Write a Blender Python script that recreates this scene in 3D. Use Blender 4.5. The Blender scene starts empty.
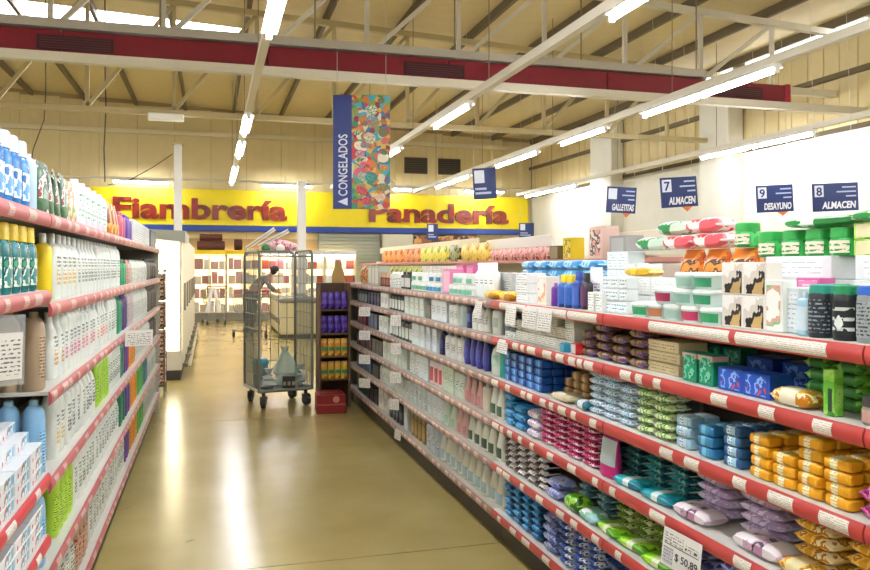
import bpy, math, random
from mathutils import Vector, Matrix
random.seed(7)
PI = math.pi
S = bpy.context.scene
COL = S.collection

# ------------------------------------------------------------------ camera, world, exposure
CAM_H, FPX, VPU, HOR = 1.55, 780.0, 211.0, 266.0
TH = math.atan((435 - VPU) / FPX)
CT, ST = math.cos(TH), math.sin(TH)
cam = bpy.data.cameras.new('camera')
cam.sensor_width = 36; cam.lens = FPX / 870 * 36
cam.shift_y = -(285 - HOR) / 870
cam.clip_start = .05; cam.clip_end = 100
cam_o = bpy.data.objects.new('camera', cam); COL.objects.link(cam_o)
cam_o.location = (0, 0, CAM_H); cam_o.rotation_euler = (PI / 2, 0, -TH)
S.camera = cam_o
S.view_settings.view_transform = 'Standard'; S.view_settings.look = 'None'
S.view_settings.exposure = 1.5; S.view_settings.gamma = 1.0
S.view_settings.use_curve_mapping = False
w_ = bpy.data.worlds.new('world'); S.world = w_; w_.use_nodes = True
w_.node_tree.nodes['Background'].inputs[0].default_value = (.8, .9, 1, 1)
w_.node_tree.nodes['Background'].inputs[1].default_value = 0.3
S.cycles.max_bounces = 6; S.cycles.diffuse_bounces = 4; S.cycles.glossy_bounces = 3
S.cycles.transparent_max_bounces = 12; S.cycles.transmission_bounces = 4
S.cycles.sample_clamp_indirect = 6; S.cycles.use_denoising = True
TUBE_E = 46.0                                # fluorescent tube strength

# pixel helpers: a pixel column on the vertical plane x = X gives the distance along the aisle
def zc_at(u, X): return FPX * X / CT / (u - VPU)
def Yu(u, X): return (zc_at(u, X) - X * ST) / CT
def world(u, v, zc):                         # pixel + camera depth -> point
    xc = (u - 435) / FPX * zc
    return Vector((xc * CT + zc * ST, -xc * ST + zc * CT, CAM_H - (v - HOR) / FPX * zc))

# ------------------------------------------------------------------ materials
def lin(h):
    h = h.lstrip('#'); out = []
    for i in (0, 2, 4):
        c = int(h[i:i + 2], 16) / 255
        out.append(c / 12.92 if c <= .04045 else ((c + .055) / 1.055) ** 2.4)
    return (*out, 1)
_mats = {}
def mat(col, rough=.45, metal=0, trans=0, alpha=1, bump=0, bscale=60):
    k = ('p', col, rough, metal, trans, alpha, bump, bscale)
    if k in _mats: return _mats[k]
    m = bpy.data.materials.new('paint_' + col.strip('#')); m.use_nodes = True
    nt = m.node_tree; b = nt.nodes['Principled BSDF']
    b.inputs['Base Color'].default_value = lin(col); b.inputs['Roughness'].default_value = rough
    b.inputs['Metallic'].default_value = metal; b.inputs['Transmission Weight'].default_value = trans
    b.inputs['Alpha'].default_value = alpha
    tc = nt.nodes.new('ShaderNodeTexCoord'); n = nt.nodes.new('ShaderNodeTexNoise')
    n.inputs['Scale'].default_value = bscale; n.inputs['Detail'].default_value = 2
    nt.links.new(tc.outputs['Object'], n.inputs['Vector'])
    mx = nt.nodes.new('ShaderNodeMix'); mx.data_type = 'RGBA'; mx.blend_type = 'MULTIPLY'
    mx.inputs[0].default_value = .12; mx.inputs[6].default_value = lin(col)
    nt.links.new(n.outputs['Fac'], mx.inputs[7]); nt.links.new(mx.outputs[2], b.inputs['Base Color'])
    if bump:
        bp = nt.nodes.new('ShaderNodeBump'); bp.inputs['Strength'].default_value = bump; bp.inputs['Distance'].default_value = .01
        nt.links.new(n.outputs['Fac'], bp.inputs['Height']); nt.links.new(bp.outputs[0], b.inputs['Normal'])
    _mats[k] = m; return m
def emit(col, e):
    k = ('e', col, e)
    if k in _mats: return _mats[k]
    m = bpy.data.materials.new('glow_' + col.strip('#')); m.use_nodes = True
    b = m.node_tree.nodes['Principled BSDF']
    b.inputs['Base Color'].default_value = lin(col)
    b.inputs['Emission Color'].default_value = lin(col); b.inputs['Emission Strength'].default_value = e
    _mats[k] = m; return m
def printmat(base, inks, scale=30, cover=.5, rough=.35, stretch=(1, 1, 1), tex='noise', seed=0):
    """flat print: a base colour with blotches of other inks"""
    k = ('r', base, tuple(inks), scale, cover, rough, stretch, tex, seed)
    if k in _mats: return _mats[k]
    m = bpy.data.materials.new('print_' + base.strip('#')); m.use_nodes = True
    nt = m.node_tree; L = nt.links.new; b = nt.nodes['Principled BSDF']; b.inputs['Roughness'].default_value = rough
    tc = nt.nodes.new('ShaderNodeTexCoord'); mp = nt.nodes.new('ShaderNodeMapping')
    mp.inputs['Scale'].default_value = stretch; mp.inputs['Location'].default_value = (seed * 1.7, seed * 2.3, seed * .9)
    L(tc.outputs['Object'], mp.inputs['Vector'])
    if tex == 'noise':
        n = nt.nodes.new('ShaderNodeTexNoise'); n.inputs['Detail'].default_value = 3
        n.inputs['Scale'].default_value = scale; out = n.outputs['Fac']
        lo, hi = .5 - cover * .12, .5 + .16
    else:
        n = nt.nodes.new('ShaderNodeTexVoronoi'); n.inputs['Scale'].default_value = scale
        sp = nt.nodes.new('ShaderNodeSeparateColor'); L(n.outputs['Color'], sp.inputs[0]); out = sp.outputs[0]
        lo, hi = 1 - cover, 1
    L(mp.outputs[0], n.inputs['Vector'])
    r = nt.nodes.new('ShaderNodeValToRGB'); r.color_ramp.interpolation = 'CONSTANT'
    r.color_ramp.elements[0].color = lin(base); r.color_ramp.elements[0].position = 0
    r.color_ramp.elements[1].position = lo; r.color_ramp.elements[1].color = lin(inks[0])
    for i, c in enumerate(inks[1:]):
        e = r.color_ramp.elements.new(lo + (hi - lo) * (i + 1) / len(inks)); e.color = lin(c)
    L(out, r.inputs[0]); L(r.outputs[0], b.inputs['Base Color'])
    _mats[k] = m; return m
def textmat(bg, ink, rows=60, glyph=140, fill=.55, rough=.4):
    """printed lines of small lettering too fine to read"""
    rows *= 1.5; glyph *= 1.6
    k = ('t', bg, ink, rows, glyph, fill)
    if k in _mats: return _mats[k]
    m = bpy.data.materials.new('lettering_' + bg.strip('#')); m.use_nodes = True
    nt = m.node_tree; L = nt.links.new; b = nt.nodes['Principled BSDF']; b.inputs['Roughness'].default_value = rough
    tc = nt.nodes.new('ShaderNodeTexCoord'); mp = nt.nodes.new('ShaderNodeMapping'); L(tc.outputs['Object'], mp.inputs['Vector'])
    mp.inputs['Scale'].default_value = (glyph, glyph, rows * 1.3)
    n = nt.nodes.new('ShaderNodeTexNoise'); n.inputs['Scale'].default_value = 1; n.inputs['Detail'].default_value = 1; L(mp.outputs[0], n.inputs['Vector'])
    g = nt.nodes.new('ShaderNodeMath'); g.operation = 'GREATER_THAN'; g.inputs[1].default_value = .47; L(n.outputs['Fac'], g.inputs[0])
    sx = nt.nodes.new('ShaderNodeSeparateXYZ'); L(tc.outputs['Object'], sx.inputs[0])
    ml = nt.nodes.new('ShaderNodeMath'); ml.operation = 'MULTIPLY'; ml.inputs[1].default_value = rows; L(sx.outputs[2], ml.inputs[0])
    fr = nt.nodes.new('ShaderNodeMath'); fr.operation = 'FRACT'; L(ml.outputs[0], fr.inputs[0])
    ls = nt.nodes.new('ShaderNodeMath'); ls.operation = 'LESS_THAN'; ls.inputs[1].default_value = fill; L(fr.outputs[0], ls.inputs[0])
    an = nt.nodes.new('ShaderNodeMath'); an.operation = 'MULTIPLY'; L(g.outputs[0], an.inputs[0]); L(ls.outputs[0], an.inputs[1])
    mx = nt.nodes.new('ShaderNodeMix'); mx.data_type = 'RGBA'; L(an.outputs[0], mx.inputs[0])
    mx.inputs[6].default_value = lin(bg); mx.inputs[7].default_value = lin(ink); L(mx.outputs[2], b.inputs['Base Color'])
    _mats[k] = m; return m
def MT(x, rough=.4):
    return mat(x, rough) if isinstance(x, str) else x

# ------------------------------------------------------------------ mesh building
class MB:
    def __init__(s): s.v, s.f, s.m, s.sm = [], [], [], []
    def add(s, vs, fs, mi=0, smooth=False):
        o = len(s.v); s.v += [tuple(p) for p in vs]
        for i, f in enumerate(fs):
            s.f.append([o + k for k in f]); s.m.append(mi[i] if isinstance(mi, list) else mi); s.sm.append(smooth)
        return s
    def box(s, lo, hi, mi=0, ch=0):
        x0, y0, z0 = lo; x1, y1, z1 = hi
        if ch <= 0:
            vs = [(x, y, z) for x in (x0, x1) for y in (y0, y1) for z in (z0, z1)]
            return s.add(vs, [(0, 1, 3, 2), (4, 6, 7, 5), (0, 4, 5, 1), (2, 3, 7, 6), (0, 2, 6, 4), (1, 5, 7, 3)], mi)
        c = ch; R = [(z0, c), (z0 + c, 0), (z1 - c, 0), (z1, c)]; vs = []; fs = []
        for z, k in R:
            vs += [(x0 + c, y0 + k, z), (x1 - c, y0 + k, z), (x1 - k, y0 + c, z), (x1 - k, y1 - c, z), (x1 - c, y1 - k, z), (x0 + c, y1 - k, z), (x0 + k, y1 - c, z), (x0 + k, y0 + c, z)]
        for r in range(3):
            for i in range(8):
                j = (i + 1) % 8; fs.append((r * 8 + i, r * 8 + j, r * 8 + 8 + j, r * 8 + 8 + i))
        fs += [tuple(range(7, -1, -1)), tuple(range(24, 32))]
        return s.add(vs, fs, mi)
    def cyl(s, p0, p1, r, n=8, mi=0, r1=None):
        p0, p1 = Vector(p0), Vector(p1); d = p1 - p0
        q = d.to_track_quat('Z', 'Y'); r1 = r if r1 is None else r1; vs = []
        for p, rr in ((p0, r), (p1, r1)):
            for i in range(n):
                a = 2 * PI * i / n; vs.append(p + q @ Vector((rr * math.cos(a), rr * math.sin(a), 0)))
        fs = [(i, (i + 1) % n, n + (i + 1) % n, n + i) for i in range(n)]
        s.add(vs, fs, mi, n > 5)
        return s.add(vs, [tuple(range(n - 1, -1, -1)), tuple(range(n, 2 * n))], mi)
    def tube(s, pts, r, n=6, mi=0):
        for a, b in zip(pts, pts[1:]): s.cyl(a, b, r, n, mi)
        return s
    def bar(s, p0, p1, w, h, mi=0):          # rectangular bar
        p0, p1 = Vector(p0), Vector(p1); d = p1 - p0; q = d.to_track_quat('Z', 'Y'); vs = []
        for p in (p0, p1):
            for a, b in ((-1, -1), (1, -1), (1, 1), (-1, 1)): vs.append(p + q @ Vector((a * w / 2, b * h / 2, 0)))
        return s.add(vs, [(0, 1, 5, 4), (1, 2, 6, 5), (2, 3, 7, 6), (3, 0, 4, 7), (3, 2, 1, 0), (4, 5, 6, 7)], mi)
    def loft(s, rings, n=16, e=2.6, axis='z', mi=0, caps=True, smooth=True):
        vs = []; fs = []; ms = []
        for k, r in enumerate(rings):
            z, hx, hy = r[:3]; ox, oy = (r[3], r[4]) if len(r) > 4 else (0, 0)
            for i in range(n):
                a = 2 * PI * (i + .5) / n; c, d = math.cos(a), math.sin(a)
                x = hx * math.copysign(abs(c) ** (2 / e), c) + ox; y = hy * math.copysign(abs(d) ** (2 / e), d) + oy
                vs.append((x, y, z) if axis == 'z' else (z, x, y))
        for k in range(len(rings) - 1):
            for i in range(n):
                j = (i + 1) % n
                fs.append((k * n + i, k * n + j, k * n + n + j, k * n + n + i)); ms.append(mi[k] if isinstance(mi, list) else mi)
        s.add(vs, fs, ms, smooth)
        if caps:
            m0 = mi[0] if isinstance(mi, list) else mi; m1 = mi[-1] if isinstance(mi, list) else mi
            b = len(rings) - 1
            s.add(vs, [tuple(range(n - 1, -1, -1))], m0); s.add(vs, [tuple(b * n + i for i in range(n))], m1)
        return s
    def mesh(s, name, mats):
        me = bpy.data.meshes.new(name); me.from_pydata(s.v, [], s.f)
        for m in (mats if isinstance(mats, (list, tuple)) else [mats]): me.materials.append(MT(m))
        me.polygons.foreach_set('material_index', s.m); me.polygons.foreach_set('use_smooth', s.sm)
        me.update()
        if any(s.sm):
            try: me.set_sharp_from_angle(angle=math.radians(42))
            except Exception: pass
        return me
    def build(s, name, mats, parent=None, loc=None, rz=0):
        return obj(name, s.mesh(name, mats), parent, loc, rz)
def obj(name, me, parent=None, loc=None, rz=0):
    o = bpy.data.objects.new(name, me); COL.objects.link(o)
    if loc is not None: o.location = loc
    if rz: o.rotation_euler = (0, 0, rz)
    if parent is not None: o.parent = parent
    return o
def tag(o, label, cat, group=None):
    o['label'] = label; o['category'] = cat
    if group: o['group'] = group
    return o
def empty(name, loc=(0, 0, 0), rz=0):
    o = bpy.data.objects.new(name, None); COL.objects.link(o); o.location = loc; o.rotation_euler = (0, 0, rz)
    o.empty_display_size = .1; return o
def thing(name, label, cat, loc=(0, 0, 0), rz=0, group=None): return tag(empty(name, loc, rz), label, cat, group)
def struct(o, parent=None):
    if parent is None: o['kind'] = 'structure'
    return o
def copy_thing(root, loc, rz, label, group=None):
    c = root.copy(); COL.objects.link(c); c.location = loc; c.rotation_euler = (0, 0, rz); c['label'] = label
    if group: c['group'] = group
    for ch in [k for k in COL.objects if k.parent == root]:
        d = ch.copy(); COL.objects.link(d); d.parent = c
    return c
def text_mesh(txt, size, mats, bold=.0, extrude=.002, shear=0, align='LEFT', space=1.0):
    cu = bpy.data.curves.new('lettering', 'FONT'); cu.body = txt; cu.size = size; cu.offset = bold * size; cu.extrude = extrude
    cu.shear = shear; cu.align_x = align; cu.space_character = space; cu.resolution_u = 3
    o = bpy.data.objects.new('lettering', cu); COL.objects.link(o)
    dg = bpy.context.evaluated_depsgraph_get()
    me = bpy.data.meshes.new_from_object(o.evaluated_get(dg)); bpy.data.objects.remove(o)
    me.materials.clear()
    for m in (mats if isinstance(mats, list) else [mats]): me.materials.append(MT(m))
    return me
def text_obj(txt, size, m, parent, loc, rot=(PI / 2, 0, 0), **kw):
    o = obj('lettering', text_mesh(txt, size, m, **kw), parent, loc); o.rotation_euler = rot; return o
def fit_w(o, w):                             # scale lettering to a width
    xs = [v.co.x for v in o.data.vertices]; k = w / (max(xs) - min(xs)); x0 = min(xs)
    for v in o.data.vertices: v.co.x = (v.co.x - x0) * k
    return o
ORD = ['', 'first', 'second', 'third', 'fourth', 'fifth', 'sixth', 'seventh', 'eighth', 'ninth', 'tenth', 'eleventh', 'twelfth', 'thirteenth', 'fourteenth', 'fifteenth', 'sixteenth', 'seventeenth', 'eighteenth', 'nineteenth', 'twentieth']
def ordn(i): return ORD[i] if i < len(ORD) else '%dth' % i

# ------------------------------------------------------------------ the building
XR, YB, XL, YN = 10.0, 23.5, -9.0, -7.0
def roof_z(x): return 6.13 - .048 * x
PLASTER = mat('#e6e3d2', .7, bscale=3); CLAD = mat('#d8c590', .55, bscale=4)
# floor of big polished slabs
def floor_material():
    m = bpy.data.materials.new('polished_floor'); m.use_nodes = True; nt = m.node_tree; L = nt.links.new; b = nt.nodes['Principled BSDF']
    tc = nt.nodes.new('ShaderNodeTexCoord'); n = nt.nodes.new('ShaderNodeTexNoise'); n.inputs['Scale'].default_value = 1.4; n.inputs['Detail'].default_value = 6
    L(tc.outputs['Object'], n.inputs['Vector']); r = nt.nodes.new('ShaderNodeValToRGB')
    r.color_ramp.elements[0].color = lin('#a08e54'); r.color_ramp.elements[0].position = .3; r.color_ramp.elements[1].color = lin('#b3a268'); r.color_ramp.elements[1].position = .7
    L(n.outputs['Fac'], r.inputs[0]); L(r.outputs[0], b.inputs['Base Color'])
    n2 = nt.nodes.new('ShaderNodeTexNoise'); n2.inputs['Scale'].default_value = 9; n2.inputs['Detail'].default_value = 4; L(tc.outputs['Object'], n2.inputs['Vector'])
    mr = nt.nodes.new('ShaderNodeMapRange'); mr.inputs['To Min'].default_value = .16; mr.inputs['To Max'].default_value = .30; L(n2.outputs['Fac'], mr.inputs[0]); L(mr.outputs[0], b.inputs['Roughness'])
    b.inputs['Specular IOR Level'].default_value = .6
    return m
FLOORM = floor_material()
fl = struct(MB().box((XL, YN, -.2), (XR, YB, -.012)).build('floor', mat('#5f5640', .8)))
ys = [YN, -3.9, .1, 4.1, 8.1, 12.1, 16.1, 20.1, YB]; xs_ = [XL, -4.5, -.75, 3.0, 6.5, XR]
for a, b in zip(ys, ys[1:]):
    for c, d in zip(xs_, xs_[1:]):
        MB().box((c + .004, a + .004, -.012), (d - .004, b - .004, 0)).build('floor_slab', FLOORM, fl)
for nm, (mx, my), em in (('scuff_mark', world(190, 541, 4.4)[:2], 0), ('scuff_mark', world(128, 507, 5.0)[:2], 0)):
    MB().loft([(0, .03, .008), (.0008, .03, .008)], 10).build('scuff_mark', mat('#6d6244', .6), fl, (mx, my, .0001), .6)
# walls
wb = struct(MB().box((XL, YB + .03, 0), (XR + .2, YB + .2, 6.7)).build('wall_back', mat('#a8946a', .7)))
x = XL
while x < XR - .05:                          # sheet cladding above the service counters
    x1 = min(x + 1.0, XR); top = roof_z((x + x1) / 2) - .12
    m = MB(); m.box((x + .006, YB, 2.35), (x1 - .006, YB + .03, top))
    for q in (.25, .5, .75):
        m.box((x + q * (x1 - x) - .025, YB - .02, 2.35), (x + q * (x1 - x) + .025, YB, top))
    m.build('wall_panel', CLAD, wb); x = x1
MB().box((XL, YB - .12, 5.28), (XR, YB - .02, 5.40)).build('wall_rail', mat('#d8cba4', .6), wb)
wr = struct(MB().box((XR + .06, YN, 0), (XR + .2, YB, 6.0)).build('wall_right', mat('#8d7c58', .7)))
MB().box((XR, YN, 0), (XR + .06, YB, 3.76)).build('plaster', PLASTER, wr)
MB().box((XR - .03, YN, 3.76), (XR + .06, YB, 3.84)).build('edge_shadow', mat('#5b4d33', .7), wr)  # dark strip painted for the shadow along the plaster's top edge
MB().box((XR - .08, YN, 4.66), (XR + .03, YB, 4.74)).build('girt', mat('#6b5d40', .6), wr)
y = YN
while y < YB - .1:
    y1 = min(y + 1.1, YB)
    m = MB(); m.box((XR + .03, y + .006, 3.84), (XR + .06, y1 - .006, 5.3))
    for q in (.33, .66): m.box((XR + .012, y + q * (y1 - y) - .025, 3.84), (XR + .03, y + q * (y1 - y) + .025, 5.3))
    m.build('wall_panel', CLAD, wr); y = y1
GLZ = emit('#f2f6ff', 3.0)
for i in range(9):
    y0 = YN + .3 + i * 3.35
    o = MB().box((XR + .02, y0, 5.33), (XR + .05, y0 + 2.9, 5.56)).build('window_pane', GLZ if i in (5, 6, 4, 2) else mat('#b9b39a', .4), wr)
MB().box((XR - .07, YN, 5.28), (XR + .06, YB, 5.33)).build('gutter', mat('#a9a08a', .5), wr)
wl = struct(MB().box((XL - .15, YN, 0), (XL, YB, 6.7)).build('wall_left', PLASTER))
wn = struct(MB().box((XL, YN - .15, 0), (XR, YN, 6.7)).build('wall_near', PLASTER))
# pilasters on the side wall
for (ua, ub) in ((699, 728), (590, 611)):
    ya, yb_ = Yu(ub, XR - .35), Yu(ua, XR - .35)
    p = struct(MB().box((XR - .35, ya, 0), (XR, yb_, 5.2), ch=.012).build('wall_pilaster', PLASTER))
    MB().box((XR - .37, ya - .02, 0), (XR, yb_ + .02, .15)).build('plinth', mat('#8b8470', .6), p)
# roof sheets between purlins, skylights among them
rf = struct(empty('ceiling'))
ROOF = mat('#d8c695', .6, bscale=5); PURL = mat('#6a5c42', .6)
SKY = emit('#eef4ff', 4.0)
pur = [-.7 + 1.335 * k for k in range(-6, 9)]
pur = [p for p in pur if XL < p < XR]
edges = [XL] + pur + [XR + .2]
for a, b in zip(edges, edges[1:]):
    for c, d in ((YN - .2, 3.0), (3.0, 9.0), (9.0, 15.4), (15.4, 16.9), (16.9, YB + .2)):
        sky = (c == 15.4 and a < .3)
        za, zb = roof_z(a), roof_z(b)
        vs = [(a, c, za), (b, c, zb), (b, d, zb), (a, d, za)]
        vs += [(q[0], q[1], q[2] + .05) for q in vs]
        MB().add(vs, [(3, 2, 1, 0), (4, 5, 6, 7), (0, 1, 5, 4), (1, 2, 6, 5), (2, 3, 7, 6), (3, 0, 4, 7)]).build('skylight_sheet' if sky else 'roof_sheet', SKY if sky else ROOF, rf)
for p in pur:
    z = roof_z(p)
    MB().box((p - .035, YN, z - .15), (p + .035, YB, z - .003)).build('purlin', PURL, rf)
# trusses: bottom chord, top chord, verticals and diagonals
def truss(Y, zb, hb, col, idx, back=0):
    t = struct(empty('beam_truss')); c = mat(col, .55)
    MB().box((XL, Y - .06, zb), (XR, Y + .06, zb + hb)).build('bottom_chord', c, t); Y += back
    if back: zb = 4.36; MB().box((XL, Y - .05, zb), (XR, Y + .05, zb + hb)).build('middle_chord', c, t)
    MB().bar((XL, Y, roof_z(XL) - .22), (XR, Y, roof_z(XR) - .22), .1, .1).build('top_chord', c, t)
    xs = [XL + .4 + 1.335 * k for k in range(15)]
    xs = [q for q in xs if q < XR]
    for k, q in enumerate(xs):
        MB().bar((q, Y, zb + hb), (q, Y, roof_z(q) - .24), .06, .06).build('vertical_web', c, t)
        if k + 1 < len(xs):
            r = xs[k + 1]
            MB().bar((q, Y, zb + hb), (r, Y, roof_z(r) - .24), .06, .06).build('diagonal_web', c, t)
    return t
truss(10.05, 3.95, .11, '#d9d2bb', 1, .62)
truss(13.7, 4.05, .09, '#bfae80', 2)
# red air duct lying on the first chord
d_ = thing('air_duct', 'long dark red air duct lying across the roof beam', 'duct', (0, 10.25, 4.06))
RED = mat('#7d1022', .4, bscale=6)
segs = [XL + .1 + i * 2.4 for i in range(9)]
xe = 8.55
for a in segs:
    b = min(a + 2.39, xe)
    if b - a > .2: MB().box((a, -.13, 0), (b, .3, .29), ch=.01).build('duct_section', RED, d_)
MB().box((xe, -.15, -.02), (xe + .1, .32, .31), ch=.015).build('end_cap', mat('#a2182e', .35), d_)
for gx in (-1.55, 2.9, 7.7):
    g = MB().box((gx - .42, -.15, .05), (gx + .42, -.131, .22)).build('grille', mat('#3c1418', .5), d_)
    for q in range(5): MB().box((gx - .39, -.158, .066 + q * .03), (gx + .39, -.15, .078 + q * .03)).build('slat', mat('#55202a', .4), g)
MB().box((XL + .1, -.16, .315), (7.1, -.02, .42)).build('hanger_rail', mat('#b9b3a4', .4, .2), d_)
for q in range(9): MB().cyl((XL + .8 + q * 1.9, -.08, .42), (XL + .8 + q * 1.9, -.08, 1.6), .012, 6).build('hanger_rod', mat('#8a7f66', .5), d_)

# ------------------------------------------------------------------ lights: trunking rows and fluorescent fixtures
TRUNK = mat('#ddd6c2', .5); TUBE = emit('#f3f6ff', TUBE_E)
LZ = 3.6
def fixture(kind, x0, y0, x1, y1, z, n, label, group, tube_mat=TUBE):
    along = Vector((x1 - x0, y1 - y0, 0)); L = along.length; rz = math.atan2(along.y, along.x)
    t = thing('fluorescent_light', label, 'light', ((x0 + x1) / 2, (y0 + y1) / 2, z), rz, group)
    MB().add([(-L / 2, -.07, .03), (-L / 2, .07, .03), (-L / 2, .035, .075), (-L / 2, -.035, .075), (L / 2, -.07, .03), (L / 2, .07, .03), (L / 2, .035, .075), (L / 2, -.035, .075)],
             [(0, 1, 2, 3), (7, 6, 5, 4), (0, 4, 5, 1), (1, 5, 6, 2), (2, 6, 7, 3), (3, 7, 4, 0)]).build('reflector', mat('#f2efe6', .4), t)
    l = L / n
    for k in range(n):
        a = -L / 2 + k * l
        MB().cyl((a + .03, 0, 0), (a + l - .03, 0, 0), .02, 10).build('tube', tube_mat, t)
        for e in (a + .015, a + l - .015): MB().box((e - .015, -.025, -.025), (e + .015, .025, .03)).build('lamp_holder', mat('#f0ede2', .4), t)
    return t
def row(name, X, fx, ends, label, desc):
    t = thing('light_trunking', label, 'light rail', (X, 0, LZ + .12)); a, b = ends
    q = a
    while q < b - .1:
        r = min(q + 3, b); MB().box((-.04, q + .002, -.045), (.04, r - .002, .045)).build('rail_section', TRUNK, t); q = r
    q = a + 1
    while q < b:
        MB().cyl((0, q, .045), (0, q, roof_z(X) - LZ - .13), .006, 5).build('hanger_wire', mat('#7d735a', .5), t); q += 3.65
    for k, (n0, n1, pos) in enumerate(fx):
        y0, y1 = (n0 - X * ST) / CT, (n1 - X * ST) / CT
        fixture('', X, y0, X, y1, LZ, 2 if y1 - y0 > 1.9 else 1, 'lit fluorescent tube on %s, %s' % (desc, pos), None)
def withpos(fs):
    return [(a, b, '%s from the near end' % ordn(i + 1)) for i, (a, b) in enumerate(fs)]
row('a', .5, withpos([(-4.5, -2), (-.5, 2.0), (2.1, 4.2), (4.4, 7.0), (10.75, 12.25), (13.0, 14.8), (16.3, 19.6)]), (YN + .2, 21.5), 'white light rail hanging above the aisle near the food banner', 'rail above the open aisle')  # unseen tube just before the first visible one is added to brighten shelves
row('b', 3.2, withpos([(-3.5, -1.2), (.6, 3.2), (4.0, 6.5), (10.0, 11.6), (13.7, 14.8), (17.5, 19.5)]), (YN + .2, 21.5), 'long cream light rail running over the packed right shelves', 'long cream rail over right shelves')
row('c', 5.7, withpos([(-2.5, 0), (2.4, 5.0), (8.16, 10.7), (11.7, 13.2), (14.15, 16.2), (17.9, 20.5)]), (YN + .2, 22), 'cream light rail between long rail and plaster wall', 'middle cream rail before the wall')
row('d', 9.0, withpos([(1.5, 4.1), (6.7, 9.3), (12.1, 14.9), (20.0, 23.2)]), (YN + .2, 22.2), 'cream light rail nearest the white plaster side wall', 'rail beside the white side wall')
row('e', -2.9, withpos([(-4.5, -2.0), (.5, 3.0), (3.9, 5.2)]), (YN + .2, 5.3), 'added unseen light rail over the shelves behind the bottle rack', 'added rail behind the bottle rack')  # added row, kept out of view, only for the light it gives
row('f', -6.3, withpos([(-4.5, -2.0), (.5, 3.0), (5.0, 7.5)]), (YN + .2, 8.0), 'added unseen light rail over the far side of the hall', 'rail over the hall\'s far side')  # another unseen row added to light the hall from this side
def Xv(u, Y):                                # column on the plane y = Y
    k = (u - 435) / FPX; zc = Y / (CT - ST * k); return k * zc * CT + zc * ST
for (ua, ub, lb) in ((112, 170, 'lit tube above the start of the yellow delicatessen sign'), (262, 312, 'lit tube above the gap between the two yellow signs'), (392, 412, 'short lit tube right of the food banner above yellow sign'), (464, 504, 'lit tube above the end of the bakery sign')):
    fixture('', Xv(ua, 22.6), 22.6, Xv(ub, 22.6), 22.6, 3.82, 1, lb, None)
cd = thing('ceiling_conduit', 'thin pipe carrying the tubes above the yellow signs', 'pipe', (0, 22.6, 3.93))
MB().cyl((XL, 0, 0), (XR, 0, 0), .03, 8).build('pipe', TRUNK, cd)
for q in range(6): MB().cyl((XL + 1.5 + q * 3.2, 0, 0), (XL + 1.5 + q * 3.2, .9, .3), .012, 5).build('bracket', TRUNK, cd)


# ------------------------------------------------------------------ signs and back of the shop
YEL = mat('#f0d800', .45, bscale=6); BLUE = mat('#1f3f8f', .45); NAVY = mat('#15275e', .4)
LET = printmat('#761608', ['#84200c', '#5c0e07'], 2.2, .5, .3)
YS = YB - .1
def sign(u0, u1, txt, t0, t1, label):
    x0, x1 = Xv(u0, YS - .1), Xv(u1, YS - .1)
    t = thing('fascia_sign', label, 'sign', (x0, YS, 2.55)); w = x1 - x0
    MB().box((0, -.1, .17), (w, 0, 1.2), ch=.01).build('yellow_panel', YEL, t)
    MB().box((0, -.11, 0), (w, 0, .168), ch=.01).build('blue_band', BLUE, t)
    o = text_obj(txt, .80, LET, t, (Xv(t0, YS - .1) - x0, -.13, .36), bold=.034, extrude=.03)
    fit_w(o, Xv(t1, YS - .1) - Xv(t0, YS - .1))
sign(90, 297, 'Fiambrería', 113, 287, 'long yellow sign reading Fiambrería above the fridges')
sign(306, 528, 'Panadería', 369, 508, 'long yellow sign reading Panadería above the blue band')
for (ua, ub, top, lb) in ((174, 182, 4.8, 'thin white post standing before the Fiambrería lettering'), (297.5, 305.5, 3.9, 'thin white post standing between the two yellow signs')):
    p = thing('steel_post', lb, 'post', ((Xv(ua, 22) + Xv(ub, 22)) / 2, 22, 0)); w = (Xv(ub, 22) - Xv(ua, 22)) / 2
    MB().box((-w, -w, .02), (w, w, top), ch=.01).build('shaft', mat('#eceadf', .5), p)
    MB().box((-w - .06, -w - .06, 0), (w + .06, w + .06, .02)).build('base_plate', mat('#9a958a', .5), p)
    MB().box((-w - .03, -w - .03, top), (w + .03, w + .03, top + .02)).build('cap_plate', mat('#d6d2c4', .5), p)
for (ua, ub, lb) in ((404, 427, 'dark square wall vent beside the food banner'), (438, 460, 'dark square wall vent further from the food banner')):
    x0, x1 = Xv(ua, YB), Xv(ub, YB); za, zb = 4.42, 4.92
    t = thing('wall_vent', lb, 'vent', ((x0 + x1) / 2, YB - .02, za)); w = (x1 - x0) / 2
    MB().box((-w, -.04, 0), (w, 0, .5)).build('frame', mat('#4a4030', .6), t)
    for q in range(6): MB().box((-w + .04, -.055, .05 + q * .07), (w - .04, -.04, .085 + q * .07)).build('slat', mat('#2f271c', .6), t)
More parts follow.
